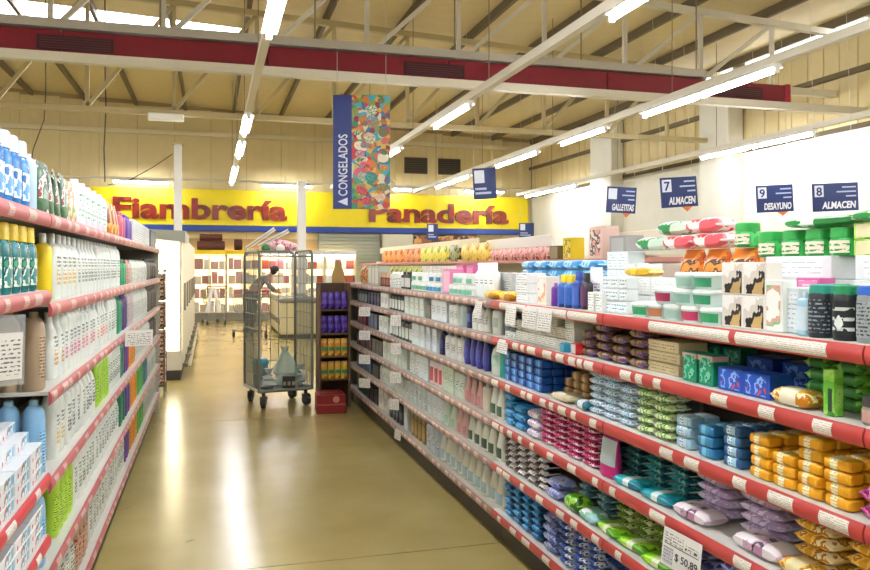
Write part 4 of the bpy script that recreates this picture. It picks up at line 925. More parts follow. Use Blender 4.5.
# fifth shelf
BW = printmat('#1c1a1c', ['#2c282a', '#1c1a1c', '#efe9e4'], 17, .42, .3)
R(4, 503, 543, pack('pads_pack', 'pads', BW, None, .125, .1, .03, '#e9e4e0'), 'black and white pads pack', layers=6, rows=1, lay=[6, 6, 6, 5])
R(4, 544, 559, pack('pads_pack', 'pads', printmat('#8f98d0', ['#b8bfe4', '#6a74b4'], 22, .4, .3), None, .14, .1, .045), 'periwinkle pads pack', layers=2, sb=.01)
kk = pack('pads_pack', 'pads', '#d8b4bc', '#ecdcdc', .2, .12, .05); kk.put((XF + .17, Yu(551, XF + .1), RS[4] + .13), -PI / 2 + .1, 'pale pink pads pack lying over periwinkle ones', 'pads')
R(4, 561, 577, pack('wipes_pack', 'wipes', printmat('#58a818', ['#9ad84a', '#2f6a10'], 16, .5, .25), None, .14, .09, .07), 'crumpled bright green pack', sb=.005, maxn=1)
R(4, 578, 592, pack('wipes_pack', 'wipes', printmat('#dfe9e4', ['#7ac0a0', '#a8d0d8'], 16, .4, .3), None, .14, .09, .05), 'white and green pack lying at front', sb=.005, maxn=1)
R(4, 575, 612, pack('wipes_pack', 'wipes', printmat('#5f8484', ['#8fb0ac', '#3f6468'], 22, .5, .3), None, .13, .1, .028, '#a8c4be'), 'grey teal wipes pack', layers=6, sb=.12)
R(4, 613, 672, pack('wipes_pack', 'wipes', printmat('#48661e', ['#8aa83a', '#2c4414', '#c8d88a'], 22, .5, .3), None, .13, .1, .028, '#a8bc6a'), 'olive green wipes pack', layers=6, sb=.12)
R(4, 593, 664, pack('wipes_pack', 'wipes', printmat('#76c010', ['#a8e03a', '#4f8f10'], 14, .4, .3), '#e6f0c8', .185, .09, .036, '#5ca010', lw=.2), 'bright lime wipes pack at front', sb=.008, jit=.12)
R(4, 673, 760, pack('wipes_pack', 'wipes', printmat('#6a74b0', ['#a8b0dc', '#48508c'], 22, .5, .3), None, .17, .1, .04, '#b8bee0'), 'slate blue wipes pack', layers=4, sb=.02)
# bottom shelf
BB = printmat('#2488cc', ['#3ca4e0', '#184c74'], 22, .4, .3)
R(5, 503, 540, pack('pads_pack', 'pads', BB, '#359cdc', .12, .1, .034, '#17486c'), 'sky blue pads pack', layers=6, rows=1)
R(5, 541, 556, pack('pads_pack', 'pads', printmat('#7f90c8', ['#a8b4e0', '#5a6aa8'], 22, .4, .3), None, .15, .1, .042), 'lavender blue pads pack', layers=4, sb=.01)
R(5, 557, 600, pack('pads_pack', 'pads', printmat('#163f98', ['#2460bc', '#0f2c70', '#dfe6f0'], 20, .5, .3), None, .12, .1, .03, '#c4cee0'), 'navy and white pads pack', layers=6, sb=.01)
R(5, 601, 680, pack('pads_pack', 'pads', printmat('#102c6c', ['#1f4c9c', '#0a1c48'], 20, .5, .3), None, .16, .1, .04, '#7f94c0'), 'dark navy pads pack', layers=4, sb=.02)

# ---------------- top of the right rack
Z1 = RS[0]
def TP(ua, ub, kind, desc, **kw): fill(1, kw.pop('z', Z1), ua, ub, kind, desc, **kw)
LJ = lambda c: lofty('cream_jar', 'jar', 'jar', '#eef1ea', '#f4f6f0', c, .09, .09, .07)
TP(358, 367, lofty('snack_bag', 'bag', 'sachet', printmat('#c4843c', ['#8a4a24', '#e0b070'], 14, .5), None, None, .2, .08, .2), 'orange brown bag at far end of top shelf')
TP(368, 378, boxy('carton', 'carton', '#a8aa9c', '#d0d0c4', .16, .1, .19), 'greyish carton at far end of top shelf')
TP(379, 388, lofty('sauce_jar', 'jar', 'jar', '#5a1c14', '#c0a080', '#8a4a34', .09, .09, .13), 'dark red jar on top shelf')
TP(389, 399, lofty('toiletry_bottle', 'bottle', 'straight', '#e4e6da', '#efefe6', T(W1, '#5a6460', 50, 60), .09, .06, .14), 'white capped bottle on top shelf')
TP(400, 409, lofty('toiletry_bottle', 'bottle', 'straight', '#1a1a1c', '#0f0f10', '#d0d0c8', .09, .06, .14), 'black capped bottle on top shelf')
TP(410, 423, LJ('#6ab48a'), 'white jar with green label, top shelf', layers=1, lay=[2, 1])
TP(424, 437, LJ('#2f8ab8'), 'white jar with blue label, top shelf', lay=[1, 2])
TP(440, 452, boxy('gift_carton', 'carton', '#d878a8', '#e8a8c4', .17, .1, .17), 'pink carton standing on top shelf', sb=.04)
TP(447, 468, LJ('#7ac0a4'), 'small white jar with mint label, top shelf', lay=[1, 2, 2])
TP(455, 474, boxy('gift_carton', 'carton', '#c85a90', '#e088b0', .16, .1, .2), 'rose pink carton behind jars', sb=.2)
TP(474, 492, lofty('spray_bottle', 'bottle', 'spray', '#eef2ee', '#f6f8f4', T('#f2f4f0', '#4a5a64', 40, 60, .4), .075, .06, .21, lrange=(.36, .5), span=.4), 'white spray bottle above yellow pack', sb=.06)
TP(481, 511, pack('soap_pack', 'soap', printmat('#e8a818', ['#f4cc50', '#c4800c'], 16, .4), None, .18, .09, .05), 'golden yellow pack on top shelf edge', sb=.0, maxn=2, jit=.04)
TP(493, 511, boxy('carton', 'carton', '#b8bcba', T('#c8ccca', '#6a706e', 50, 60), .15, .1, .15), 'light grey carton behind yellow pack', sb=.14)
TP(512, 532, boxy('soap_carton', 'carton', '#e9ecea', T('#f0f2f0', '#5a5f66', 50, 90, .3), .17, .1, .05), 'white carton with dark mark, top shelf', layers=3, sb=.02)
TP(534, 548, boxy('cream_carton', 'carton', '#f0e9de', printmat('#f2ede4', ['#e8a070', '#f6dcc4'], 12, .4), .11, .07, .14), 'white carton with orange print, top shelf', sb=.02)
TP(549, 553, lofty('spray_bottle', 'bottle', 'straight', '#6a2c94', '#8a4ab0', None, .045, .04, .11), 'slim purple bottle on top shelf', sb=.02, maxn=1)
TP(554.5, 569, lofty('spray_can', 'can', 'spray', printmat('#1c4ca4', ['#3f7ac8', '#12306c'], 20, .4), '#f0cf14', '#2f64b8', .062, .06, .15), 'blue spray can with yellow cap', sb=.02, maxn=2)
TP(569.5, 577, lofty('spray_can', 'can', 'spray', '#1a3a94', '#24489c', '#3f62b4', .062, .06, .165), 'tall blue spray can', sb=.03, maxn=1)
TP(578, 584, lofty('spray_can', 'can', 'spray', '#1c1820', '#2a242c', '#5a2c54', .055, .05, .16), 'black spray can on top shelf', sb=.03, maxn=1)
TP(585, 597, lofty('spray_bottle', 'bottle', 'spray', '#e9eeec', '#f6f8f6', T('#eef1ef', '#7a4a8a', 50, 60), .06, .05, .185), 'white pump bottle behind small cartons', sb=.1)
TP(586, 601, boxy('soap_carton', 'carton', '#e9ece6', T('#f2f4ee', '#6a7a74', 60, 90, .35), .055, .05, .08), 'white small carton at shelf edge', sb=.015)
TP(602, 625, boxy('cream_carton', 'carton', '#e9efee', T('#eef3f2', '#5aa0b0', 45, 60, .4), .065, .05, .048), 'white carton with teal print, top shelf', layers=3, sb=.04)
WC = boxy('plain_carton', 'carton', '#eef0ea', T('#f2f3ee', '#c4c9c2', 60, 60, .3), .088, .1, .071)
TP(627, 704, WC, 'plain white carton, top shelf', layers=2, sb=.15, rows=1)
TP(617, 655, pack('soap_pack', 'soap', printmat('#e4ae12', ['#f0cc50', '#caa010'], 12, .4), None, .2, .08, .035, '#f0dca0'), 'flat yellow pack lying on white cartons', z=Z1 + .147, sb=.155, maxn=1)
TP(624, 662, boxy('plain_carton', 'carton', '#e9ece8', T('#f0f2ee', '#b4bcb8', 60, 60, .3), .1, .1, .1), 'larger white carton atop small cartons', z=Z1, sb=.31, lay=[2])
TP(606, 626, boxy('plain_carton', 'carton', '#e2ecec', T('#eaf1f1', '#a0bcc0', 50, 60, .4), .1, .09, .085), 'pale aqua carton stacked at back', z=Z1, sb=.32, layers=3)
def tub(c): return lofty('clear_tub', 'tub', 'tub', mat('#d3e6de', .2), '#eef4f0', c, .1, .1, .056, 3.2)
y0 = Yu(640, 1.56)
for i, c in enumerate(['#2f9a62', '#b87a52', '#a8c8bc', '#b4305c', '#2f9a62']):
    tub(c).put((XF + .068, y0 - i * .108, Z1 + .0004), -PI / 2, '%s-labelled clear tub, bottom of tub pile, %s from far end' % (['green', 'brown', 'pale', 'crimson', 'green'][i], ordn(i + 1)), 'clear tubs on the top shelf')
for i, (j, c) in enumerate(((1.45, '#a82a58'), (2.55, '#8ab8a8'), (3.6, '#2f8f6a'))):
    tub(c).put((XF + .07, y0 - j * .108, Z1 + .0575), -PI / 2, '%s clear tub in second layer of tub pile' % ['crimson-labelled', 'pale-labelled', 'dark green-labelled'][i], 'clear tubs on the top shelf')
for j, lz in ((2.62, 2), (3.62, 2)): tub('#9cc8ba' if j < 3 else '#3a9a74').put((XF + .072, y0 - j * .108, Z1 + .1146), -PI / 2, '%s topmost clear tub of pile' % ('pale-labelled' if j < 3 else 'green-labelled'), 'clear tubs on the top shelf')
PH = printmat('#efece6', ['#d8d0c4', '#1c1714', '#c4a468'], 11, .5, .3, (1, 1, .7))
TP(720, 763, boxy('stocking_carton', 'carton', '#efebe2', PH, .102, .06, .1, (.06, .05, .95, .95)), 'carton with black and gold photo print', layers=2, sb=.03, maxn=2)
TP(764, 780, boxy('cream_carton', 'carton', '#eef2ea', printmat('#f0f3ec', ['#d8a890', '#7ac08a', '#f0f3ec'], 14, .35), .078, .05, .15), 'tall white carton with hand picture', sb=.03, maxn=1)
TP(784, 797, boxy('clear_carton', 'carton', '#d6dfe0', T('#dfe6e6', '#a0b4bc', 50, 60, .3), .065, .06, .13), 'pale silver carton beside hand carton', sb=.05, maxn=1)
TP(795, 803, lofty('toiletry_bottle', 'bottle', 'straight', '#a8d4e8', '#cfe6f0', '#d8ecf4', .045, .04, .12), 'light blue slim bottle before dark tins', sb=.02, maxn=1)
DK = lambda g: printmat('#14181c', ['#14181c', g], 6, .3)
TIN = lambda body, lid, lab: lofty('talc_tin', 'tin', 'tin', body, lid, lab, .068, .068, .142, 2, 20)
TIN('#141a22', '#12907c', T('#1c232c', '#8a9aa4', 60, 70, .4)).put((XF + .06, Yu(810, XF + .02), Z1), -PI / 2 + .3, 'black tin with teal lid and grey lettering')
TIN('#10161a', '#128a54', T('#141c20', '#c9d4cc', 26, 40, .35)).put((XF + .058, Yu(835.5, XF + .02), Z1), -PI / 2 + .2, 'black tin with green lid and white drop')
t = TIN('#0c5a40', '#128a54', None).put((XF + .145, Yu(831, XF + .12), Z1), -PI / 2, 'green-lidded tin standing behind the dark tins')
TIN('#8a8f90', '#1f5fc0', T('#9aa0a2', '#3a4044', 70, 90, .5)).put((XF + .06, Yu(859, XF + .02), Z1), -PI / 2, 'grey tin with bright blue cap')
TIN('#7ab82a', '#1c2c74', T('#8cc83a', '#2c5a1a', 30, 40, .4)).put((XF + .06, Yu(884, XF + .02), Z1), -PI / 2, 'lime tin with navy cap at the photo edge')
b = MB().loft([(0, .004, .001), (.012, .013, .001), (.02, .012, .001), (.036, .001, .001)], 12, 2).mesh('drop_print', '#eef2ee')
for o in [q for q in COL.objects if q.get('label', '').endswith('white drop')]:
    d = obj('drop_print', b, o, (0, -.0358, .03))
LONG = boxy('long_carton', 'carton', '#e6eaea', T('#edf0f0', '#c0c8ca', 40, 40, .25), .3, .2, .073)
TP(756, 960, LONG, 'long white carton, back of top shelf', layers=3, sb=.32, maxn=2)
PK = boxy('pink_carton', 'carton', '#d868a8', T('#e88cc0', '#f6dcec', 40, 50, .4), .1, .06, .076)
TP(792, 822, PK, 'pink carton before long white cartons', layers=2, sb=.24, maxn=1, z=Z1)
TP(722, 772, boxy('plain_carton', 'carton', '#d8d2ca', printmat('#cfc8c0', ['#2c2624', '#efece8'], 16, .5), .1, .08, .135), 'grey printed carton behind photo cartons', sb=.2)
BASEC = boxy('plain_carton', 'carton', '#f0f0ea', None, .14, .12, .092)
TP(672, 750, BASEC, 'white base carton under orange bags', sb=.37)
OR = lofty('pet_food_bag', 'bag', 'sachet', printmat('#e07a1c', ['#f09a3a', '#c85c10'], 9, .3), None, printmat('#e8943a', ['#5a3a2c', '#f0c890', '#6a2c7a'], 15, .6), .14, .09, .165, 3.4)
TP(674, 750, OR, 'orange bag with dark photo', z=Z1 + .0945, sb=.38)
RW = pack('pet_food_bag', 'bag', printmat('#cf2c3c', ['#f0e4e0', '#e05a64'], 11, .42, .3), None, .2, .12, .06, '#f0e6e4')
zz = Z1 + .2625
for i, (u, z, dz, desc) in enumerate(((680, 0, .02, 'red and white bag lying over orange bags, farthest'), (711, 0, -.02, 'red and white bag lying over orange bags, middle'), (705, .0635, .05, 'red and white bag crowning the orange bag pile'))):
    RW.put((XF + .43, Yu(u, XF + .4), zz + z), -PI / 2 + dz, desc, 'red and white bags')
GW = pack('pet_food_bag', 'bag', printmat('#e6ebe4', ['#2f8a4a', '#c4d8c4'], 10, .35, .3), None, .2, .12, .06)
for i, (u, z) in enumerate(((655, 0), (675, .0635))): GW.put((XF + .45 if z else XF + .44, Yu(u, XF + .42), zz + z), -PI / 2 + .15, 'white and green bag %s on top pile' % ['lying flat', 'tilted higher'][i], 'white and green bags')
GN = lofty('wipes_canister', 'canister', 'jar', printmat('#1f9a3c', ['#3fb85a', '#128030'], 12, .4), '#26a444', T('#e6d8c4', '#2f8a3a', 40, 40, .4), .085, .08, .092)
z6 = Z1 + 3 * .0736 + .001
for i, u in enumerate((765, 789, 813, 838)): GN.put((XF + .40, Yu(u, XF + .37), z6), -PI / 2, 'green canister on long white cartons, %s from far end' % ordn(i + 1), 'green canisters')
GN.put((XF + .43, Yu(741, XF + .4), zz), -PI / 2, 'green canister standing over the orange bags beside red bags', 'green canisters')
LI = boxy('lime_carton', 'carton', printmat('#7ab82a', ['#b4d86a', '#5a9a1c'], 16, .5), '#e0d8a8', .09, .08, .05)
for i, u in enumerate((868, 900)):
    for l in range(2): LI.put((XF + .40, Yu(u, XF + .37), z6 + l * .0506), -PI / 2, 'lime carton on long white carton, %s, %s' % (['nearer canisters', 'at photo edge'][i], ['lower', 'upper'][l]), 'lime cartons')
GB = pack('wipes_pack', 'wipes', printmat('#1f8a3a', ['#dfeedd', '#14702c'], 9, .4, .3), None, .3, .14, .036, '#e4efe0')
GB.put((XF + .41, Yu(822, XF + .37), z6 + .0945), -PI / 2, 'green and white bag lying over the green canisters')
GB.put((XF + .41, Yu(884, XF + .37) - .05, z6 + .1025), -PI / 2, 'green and white bag lying over the lime cartons')
# light blue packs at the back of the top shelf, standing on cartons
TP(520, 596, boxy('plain_carton', 'carton', '#c9d6dc', None, .2, .12, .12), 'bluish carton under light blue packs', sb=.42, ybounds=(Yu(596, 1.97), Yu(520, 1.97)))
LB = pack('wipes_pack', 'wipes', printmat('#6ab4dc', ['#a8d8f0', '#2f86c0'], 14, .45, .3), None, .21, .13, .05, '#c0e2f2')
TP(520, 596, LB, 'light blue pack at top shelf back', sb=.42, z=Z1 + .121, layers=2)
TP(372, 420, lofty('snack_bag', 'bag', 'sachet', printmat('#a8a83a', ['#d8cc6a', '#6a8a2c', '#d89a4a'], 9, .6), None, None, .2, .08, .19), 'yellowish green bag at top shelf back', sb=.3)
TP(421, 452, boxy('plain_carton', 'carton', '#d9d6c8', T('#e6e3d6', '#8a8474', 40, 40, .4), .25, .1, .19), 'off-white carton at top shelf back', sb=.3)
# on the next row of shelving
zg = 1.6205
def G2(ua, ub, kind, desc, **kw): fill(1, kw.pop('z', zg), ua, ub, kind, desc, Xp=kw.pop('X', 3.76), **kw)
CH = lambda b, i: lofty('snack_bag', 'bag', 'sachet', printmat(b, i, 5, .5), None, None, .42, .1, .27, 3)
G2(381, 401, CH('#e06a20', ['#f0a050', '#b83a14']), 'orange snack bag on next rack')
G2(402, 418, CH('#c8481c', ['#e89a5a', '#8a2c10']), 'rust red snack bag on next rack')
G2(419, 444, CH('#d8c41c', ['#f0e060', '#6a8a20']), 'yellow snack bag on next rack')
G2(445, 458, CH('#4a4a30', ['#a8a86a', '#2c2c1c']), 'dark olive snack bag on next rack')
G2(459, 484, CH('#e0a81c', ['#f0d060', '#b8780f']), 'amber snack bag on next rack')
G2(488, 548, lofty('snack_bag', 'bag', 'sachet', printmat('#c45a54', ['#e8a8a0', '#8a2c2c'], 6, .5), None, None, .34, .1, .16, 3), 'red snack bag under white header')
G2(549, 558, boxy('carton', 'carton', '#6a5a3c', '#9a8a60', .22, .16, .16), 'brown carton beside yellow carton')
G2(560, 574, boxy('carton', 'carton', '#e4c41c', printmat('#e8cc30', ['#8a7a1c', '#f4e27a'], 10, .4), .2, .16, .24), 'yellow carton on next rack', maxn=2)
G2(584, 606, boxy('carton', 'carton', '#ecc8bc', printmat('#f2dcd2', ['#4a4648', '#e8a898'], 12, .3), .28, .2, .33), 'large pale pink carton on next rack', maxn=1)
G2(608, 626, boxy('carton', 'carton', '#a8aaa8', '#c8cac8', .3, .2, .22), 'grey carton on next rack', maxn=1)
hd = thing('shelf_header', 'white header board over red bags on next rack', 'header', (0, 0, 0))
ya, yb = Yu(552, 3.95), Yu(487, 3.95)
MB().box((3.94, ya, 1.79), (3.97, yb, 1.93), ch=.006).build('board', mat('#eeeadf', .5), hd)
for q in (ya + .03, yb - .06): MB().box((3.95, q, 1.6205), (3.965, q + .03, 1.79)).build('bracket', mat('#a8a294', .5), hd)
hd = thing('shelf_header', 'long cream header board on next rack behind orange bags', 'header', (0, 0, 0))
ya, yb = Yu(760, 4.1), Yu(618, 4.1)
MB().box((4.1, ya, 1.70), (4.13, yb, 1.90), ch=.006).build('board', mat('#eadfc6', .5), hd)
for q in (ya + .03, yb - .06): MB().box((4.11, q, 1.6205), (4.12, q + .03, 1.7)).build('bracket', mat('#a8a294', .5), hd)
hd = thing('shelf_header', 'cream header board over the snack bags', 'header', (0, 0, 0))
ya, yb = Yu(478, 4.1), Yu(380, 4.1)
MB().box((4.1, ya, 1.86), (4.13, yb, 2.0), ch=.006).build('board', mat('#e6d9b8', .5), hd)
for q in (ya + .03, (ya + yb) / 2, yb - .06): MB().box((4.11, q, 1.6205), (4.12, q + .03, 1.86)).build('bracket', mat('#a8a294', .5), hd)

# ---------------- left rack
LN = ['top', 'second', 'third', 'fourth', 'fifth', 'lowest']
def Lf(k, ua, ub, kind, desc, **kw): fill(-1, LS[k], ua, ub, kind, desc + ', bottle rack %s shelf' % LN[k], **kw)
WB = '#e6ece2'
def wbot(ink, sty='round', w=.095, h=.25, body=WB, cap='#eef2ea', dark='#2e3a34'):
    return lofty('shampoo_bottle', 'bottle', sty, body, cap, T(body, dark, 44, 100, .65), w, .062, h, 3, 16, (.48, .66), .42, [('print_block', T(body, ink, 38, 120, .75), (.2, .44), .36)])
BEI = lofty('shampoo_bottle', 'bottle', 'round', '#b09a7c', '#9a866a', T('#b8a486', '#5a4432', 60, 160, .5), .082, .072, .268, 2.2, 18, (.15, .7), .6)
BLB = lofty('shampoo_bottle', 'bottle', 'round', '#8fc4ea', '#a8d4f0', T('#9ccdf0', '#3a6a9a', 60, 160, .5), .082, .072, .266, 2.2, 18, (.15, .6), .6)
YLB = lofty('shampoo_bottle', 'bottle', 'straight', '#ecd018', '#f2f2e6', None, .085, .06, .245, 3)
Lf(1, 49.5, 57, YLB, 'yellow bottle at bay corner', rows=3, maxn=1)
def depth_row(kind, k, desc):
    for r in range(5): kind.put((XFL - .055 - r * .078, 2.955, LS[k] + .0004), PI / 2, desc + ', %s from the aisle' % ordn(r + 1), desc)
depth_row(BEI, 2, 'beige bottle in corner row of third shelf'); depth_row(BLB, 3, 'pale blue bottle in corner row of fourth shelf'); depth_row(BLB, 4, 'pale blue bottle in corner row of fifth shelf')
spans = {1: [(58, 78, '#c8a018'), (79, 98, '#3a5a48'), (99, 121, '#5a6460')], 2: [(56, 66, '#c88a18'), (67, 82, '#c83a78'), (83, 97, '#d84a6a'), (98, 109, '#c8502a'), (110, 118, '#4a5a54')],
         3: [(57, 67, '#c8a018'), (68, 82, '#1c1c1c'), (83, 97, '#2c3430'), (110, 121, '#3a4a44')], 4: [(76, 96, '#2f4f3c'), (97, 120, '#2c3430')], 5: [(57, 76, '#3a4a44'), (91, 108, '#2a2420'), (109, 125, '#4a5a54')]}
inkname = {'#c8a018': 'gold', '#3a5a48': 'green', '#5a6460': 'grey', '#c88a18': 'amber', '#c83a78': 'pink', '#d84a6a': 'rose', '#c8502a': 'orange', '#4a5a54': 'slate', '#1c1c1c': 'black', '#2c3430': 'dark', '#3a4a44': 'dark green', '#2f4f3c': 'forest green', '#2a2420': 'brown black'}
for k, sp in spans.items():
    for j, (ua, ub, ink) in enumerate(sp):
        Lf(k, ua, ub, wbot(ink, sty=['round', 'straight', 'flask'][(j + k) % 3]), 'white bottle with %s lettering' % inkname[ink], jit=.06)
def cb(body, cap=None, sty='straight', w=.09, h=.24, lab=None): return lofty('shampoo_bottle', 'bottle', sty, body, cap or body, lab, w, .062, h, 3, 14)
for (k, ua, ub, body, sty, desc, h) in [
    (1, 122, 127.5, '#1f9a64', 'straight', 'emerald bottle', .17), (1, 128.5, 132, '#d8a090', 'straight', 'salmon bottle', .17), (1, 132.5, 147, '#dfe2d6', 'round', 'plain white bottle', .17), (1, 147.5, 158, '#4a4440', 'straight', 'dark brown bottle', .19),
    (2, 118.5, 123.5, '#169060', 'straight', 'emerald bottle', .25), (2, 124, 128, '#50307c', 'straight', 'purple bottle', .25), (2, 128.5, 134, '#c9b4b8', 'round', 'mauve bottle', .24), (2, 134.5, 148, '#d9dfd4', 'round', 'plain white bottle', .23), (2, 148.5, 158, '#584c44', 'straight', 'dark brown bottle', .23),
    (3, 98.5, 109.5, '#a8d83a', 'round', 'lime green bottle', .25), (3, 121.5, 125, '#16805c', 'straight', 'emerald bottle', .25), (3, 125.5, 130, '#742c88', 'straight', 'purple bottle', .25), (3, 130.5, 136, '#f09018', 'straight', 'orange bottle', .25), (3, 136.5, 150, '#d4dad0', 'round', 'plain white bottle', .22), (3, 150.5, 158, '#5a5048', 'straight', 'dark brown bottle', .22),
    (4, 58, 75, '#b4e03c', 'round', 'lime green bottle', .25), (4, 120.5, 126, '#147a5a', 'straight', 'emerald bottle', .25), (4, 126.5, 130.5, '#5a3088', 'straight', 'purple bottle', .25), (4, 131, 137, '#f0941c', 'straight', 'orange bottle', .25), (4, 137.5, 143, '#3fae3c', 'straight', 'leaf green bottle', .24), (4, 143.5, 148, '#2a6f84', 'straight', 'teal bottle', .24), (4, 148.5, 158, '#c9cfc4', 'round', 'plain white bottle', .2),
    (5, 77, 90, '#c0a488', 'straight', 'beige bottle with red label', .24), (5, 125.5, 130.5, '#5c2c8a', 'straight', 'purple bottle', .24), (5, 131, 137.5, '#f0981c', 'straight', 'orange bottle', .24), (5, 138, 144, '#46b43c', 'straight', 'leaf green bottle', .24), (5, 144.5, 158, '#c4cac0', 'round', 'plain white bottle', .2)]:
    lab = T(body, '#8a2420', 30, 90, .7) if 'red label' in desc else T(body, '#33403a', 70, 170, .5)
    Lf(k, ua, ub, cb(body, None, sty, .09, h, lab), desc, jit=.05)
Lf(5, 50, 56, cb('#a8d0ec', None, 'round', .09, .24), 'pale blue bottle')
# left top shelf
MW = lambda body, cap, lab: lofty('mouthwash_bottle', 'bottle', 'mouth', body, cap, lab, .086, .062, .205, 3.2, 18, (.1, .52), .62)
BLM = MW(mat('#1578c4', .12), mat('#d8e6f0', .2), printmat('#2f92d8', ['#d8ecf8', '#1a5fa8'], 22, .4))
for i, y in enumerate((2.36, 2.46, 2.56, 2.67)):
    for r in range(2): BLM.put((XFL - .045 - r * .066, y, LS[0] + .0004), PI / 2, 'blue mouthwash bottle, %s from camera, %s row' % (ordn(i + 1), ['aisle', 'rear'][r]), 'blue mouthwash bottles')
LBB = lofty('toiletry_bottle', 'bottle', 'round', '#c2def0', '#dfeef6', None, .062, .058, .185, 2.2, 18)
for r in range(2): LBB.put((XFL - .045 - r * .066, 2.80, LS[0] + .0004), PI / 2, 'pale ice blue bottle beside mouthwash, %s row' % ['aisle', 'rear'][r])
GP = lofty('refill_pouch', 'pouch', 'pouch', printmat('#2f5a36', ['#476f4c', '#1f3a24', '#dfe6d8'], 11, .6), None, printmat('#7f9c80', ['#2f5a36', '#1f3f26', '#e0e6d8', '#8a1f2c'], 18, .5), .12, .05, .19, 3, 16, (.3, .9))
def LT(ua, ub, kind, desc, **kw): fill(-1, LS[0], ua, ub, kind, desc + ' on bottle rack top shelf', **kw)
LT(44, 71, GP, 'dark green pouch', jit=.15)
LT(72, 80, lofty('refill_pouch', 'pouch', 'pouch', printmat('#d8cfae', ['#8a9a4a', '#d87a4a', '#f0ead8'], 16, .6), None, None, .11, .05, .18, 3), 'flowery cream pouch')
LT(81, 109, lofty('refill_pouch', 'pouch', 'round', '#eceaf0', '#f2f0f4', T('#efeef2', '#5aa47a', 30, 60, .5), .19, .09, .215, 2.4, 16, (.2, .7), .5), 'plump white bottle')
LT(112, 121, lofty('refill_pouch', 'pouch', 'pouch', printmat('#c47a24', ['#e8b060', '#8a4414'], 14, .5), None, None, .13, .06, .2, 3), 'orange brown pouch')
LT(122, 127, cb('#c8607a', None, 'straight', .12, .18), 'rose bottle'); LT(127.5, 133, cb('#5c3a9c', None, 'straight', .12, .18), 'violet bottle')
LT(134, 150, boxy('carton', 'carton', '#dfe2de', T('#e8eae6', '#5a646c', 40, 60, .4), .12, .08, .17), 'white grey carton'); LT(151, 158, boxy('carton', 'carton', '#5c6468', '#8a9296', .14, .08, .17), 'slate carton')
# near bay: green mouthwash, toothpaste boxes
NS = [z + RH for z in ZN]
GM = MW(mat('#0f6a6c', .12), '#f0cc14', printmat('#187a78', ['#d8e8d8', '#0c4a52', '#2f9a6a'], 22, .35))
for i, y in enumerate((2.33, 2.45, 2.56, 2.67, 2.78)):
    for r in range(3): GM.put((XFL - .045 - r * .066, y, NS[1] + .0004), PI / 2, 'teal mouthwash with yellow cap, %s from camera, row %s' % (ordn(i + 1), ['one', 'two', 'three'][r]), 'teal mouthwash bottles')
TPB = printmat('#e6e6e6', ['#c4284c', '#2f9aa8', '#f0f0f0', '#7ab8d0'], 11, .4, .3, (1.8, 1, 1))
TB = boxy('toothpaste_box', 'box', '#e4e8ea', TPB, .19, .038, .036, (.04, .1, .96, .9), .0015)
def paste(k, rows, cols, desc, y0, step, ymax):
    for r in range(rows):
        for c in range(cols):
            for l in range([3, 4, 5, 5][min(r, 3)]):
                TB.put((XFL - .03 - r * .041, y0 + c * step + random.uniform(-.004, .004), NS[k] + .0004 + l * .0366), PI / 2 + random.uniform(-.02, .02), '%s, stack %s from camera, layer %s, row %s' % (desc, ordn(c + 1), ['one', 'two', 'three', 'four', 'five'][l], ['one', 'two', 'three', 'four', 'five'][r]), desc)
paste(2, 4, 3, 'white toothpaste box on upper paste shelf', 2.38, .196, 2.9)
paste(3, 3, 3, 'white toothpaste box on lower paste shelf', 2.38, .196, 2.9)

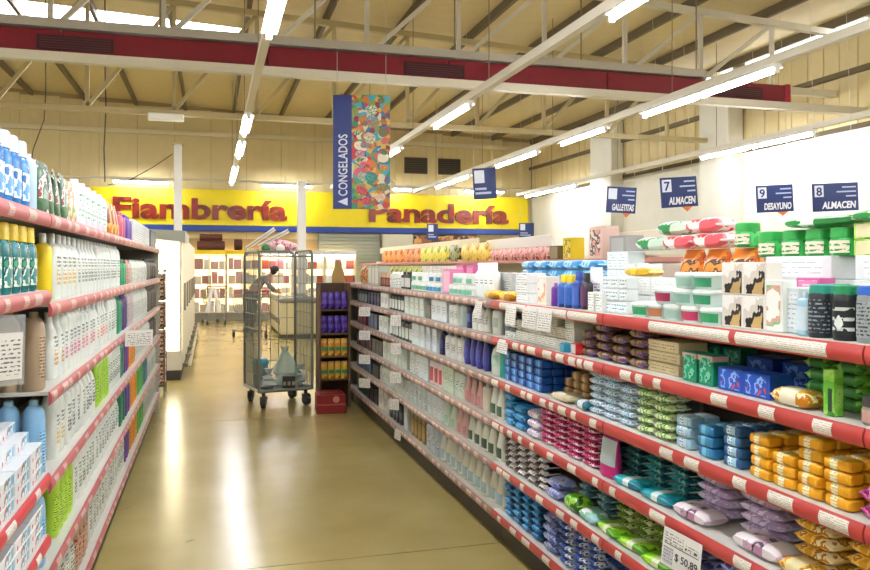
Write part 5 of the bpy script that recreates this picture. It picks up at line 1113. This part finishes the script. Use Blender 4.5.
# ---------------- price cards clipped on the rails
def card(loc, w, h, rz, tilt, label, mt=None, txt=None, name='price_card', group=None):
    t = tag(MB().box((-w / 2, -.001, -h), (w / 2, .001, 0)).build(name, mat('#ebe9e2', .5), None, loc), label, 'price card', group)
    t.rotation_euler = (tilt, 0, rz)
    if txt:
        MB().box((-w * .45, -.002, -h * .42), (w * .45, -.001, -h * .40)).build('printed_rule', mat('#55565a', .5), t)
        MB().box((-w * .46, -.0018, -h * .38), (w * .05, -.001, -h * .12)).build('fine_print', T('#e4e2dc', '#6a6a70', 70, 120, .5), t)
        MB().box((w * .1, -.0018, -h * .38), (w * .46, -.001, -h * .22)).build('fine_print', T('#e4e2dc', '#33343a', 45, 90, .6), t)
        MB().box((-w * .46, -.0018, -h * .93), (-w * .2, -.001, -h * .5)).build('code_block', T('#c4c4c8', '#8a8a92', 60, 100, .5), t)
        o = text_obj(txt, h * .27, '#26272c', t, (-w * .14, -.0022, -h * .74), (PI / 2, 0, 0), bold=.012, extrude=.0002); fit_w(o, w * .58)
    else:
        MB().box((-w * .42, -.002, -h * .9), (w * .42, -.001, -h * .12)).build('fine_print', mt or T('#e6e4dc', '#6a6a6a', 60, 80, .4), t)
    return t
FR = -PI / 2
card((XF - .022, Yu(682, XF), ZR[4] + .075 + .0, ) if False else (XF - .024, Yu(684, XF - .02), ZR[3] - .002), .2, .125, FR + .05, -.12, 'large white price card reading 50,89 pesos on red rail', txt='$ 50,89')
for i, (k, u) in enumerate([(1, 371), (2, 371), (3, 371), (4, 371), (1, 402), (2, 402), (3, 402), (4, 400)]):
    card((XF - (.064 if u < 390 else .053), Yu(u, XF), ZR[k] + .01), .13 if u < 390 else .1, .09, FR + .8, -.03, 'small white price card on %s rail, %s column' % (SN[k], 'farthest' if u < 390 else 'nearer'), group='price cards on far rails')
for i, u in enumerate((483, 516, 535, 550)):
    card((XF - .024, Yu(u, XF), ZR[0] + .012), [.1, .16, .16, .14][i], .1, FR + [.06, -.05, .03, .06][i], -.12, 'white paper price strip on top rail, %s from far end' % ordn(i + 1), group='paper price strips')
card((XF - .024, Yu(507, XF), ZR[1] + .01), .13, .06, FR + .05, -.12, 'white paper price strip on second rail before blue bars')
card((XFL + .095, 5.25, ZL[2] + .045), .17, .1, PI / 2 - 1.2, .1, 'white price card on bottle rack rail beside purple bottle')
hp = card((XFL + .035, 2.2, 1.38), .075, .12, PI / 2 - .9, .05, 'white price card in clear holder beside beige bottles', txt='')
MB().box((-.045, .002, -.135), (.045, .004, .045)).build('clear_holder', mat('#e6ecec', .08, 0, 0, .25), hp)
card((XF - .034, Yu(402, XF), ZR[5] + .03), .12, .08, FR + .2, -.1, 'white price card hanging low on bottom rail')
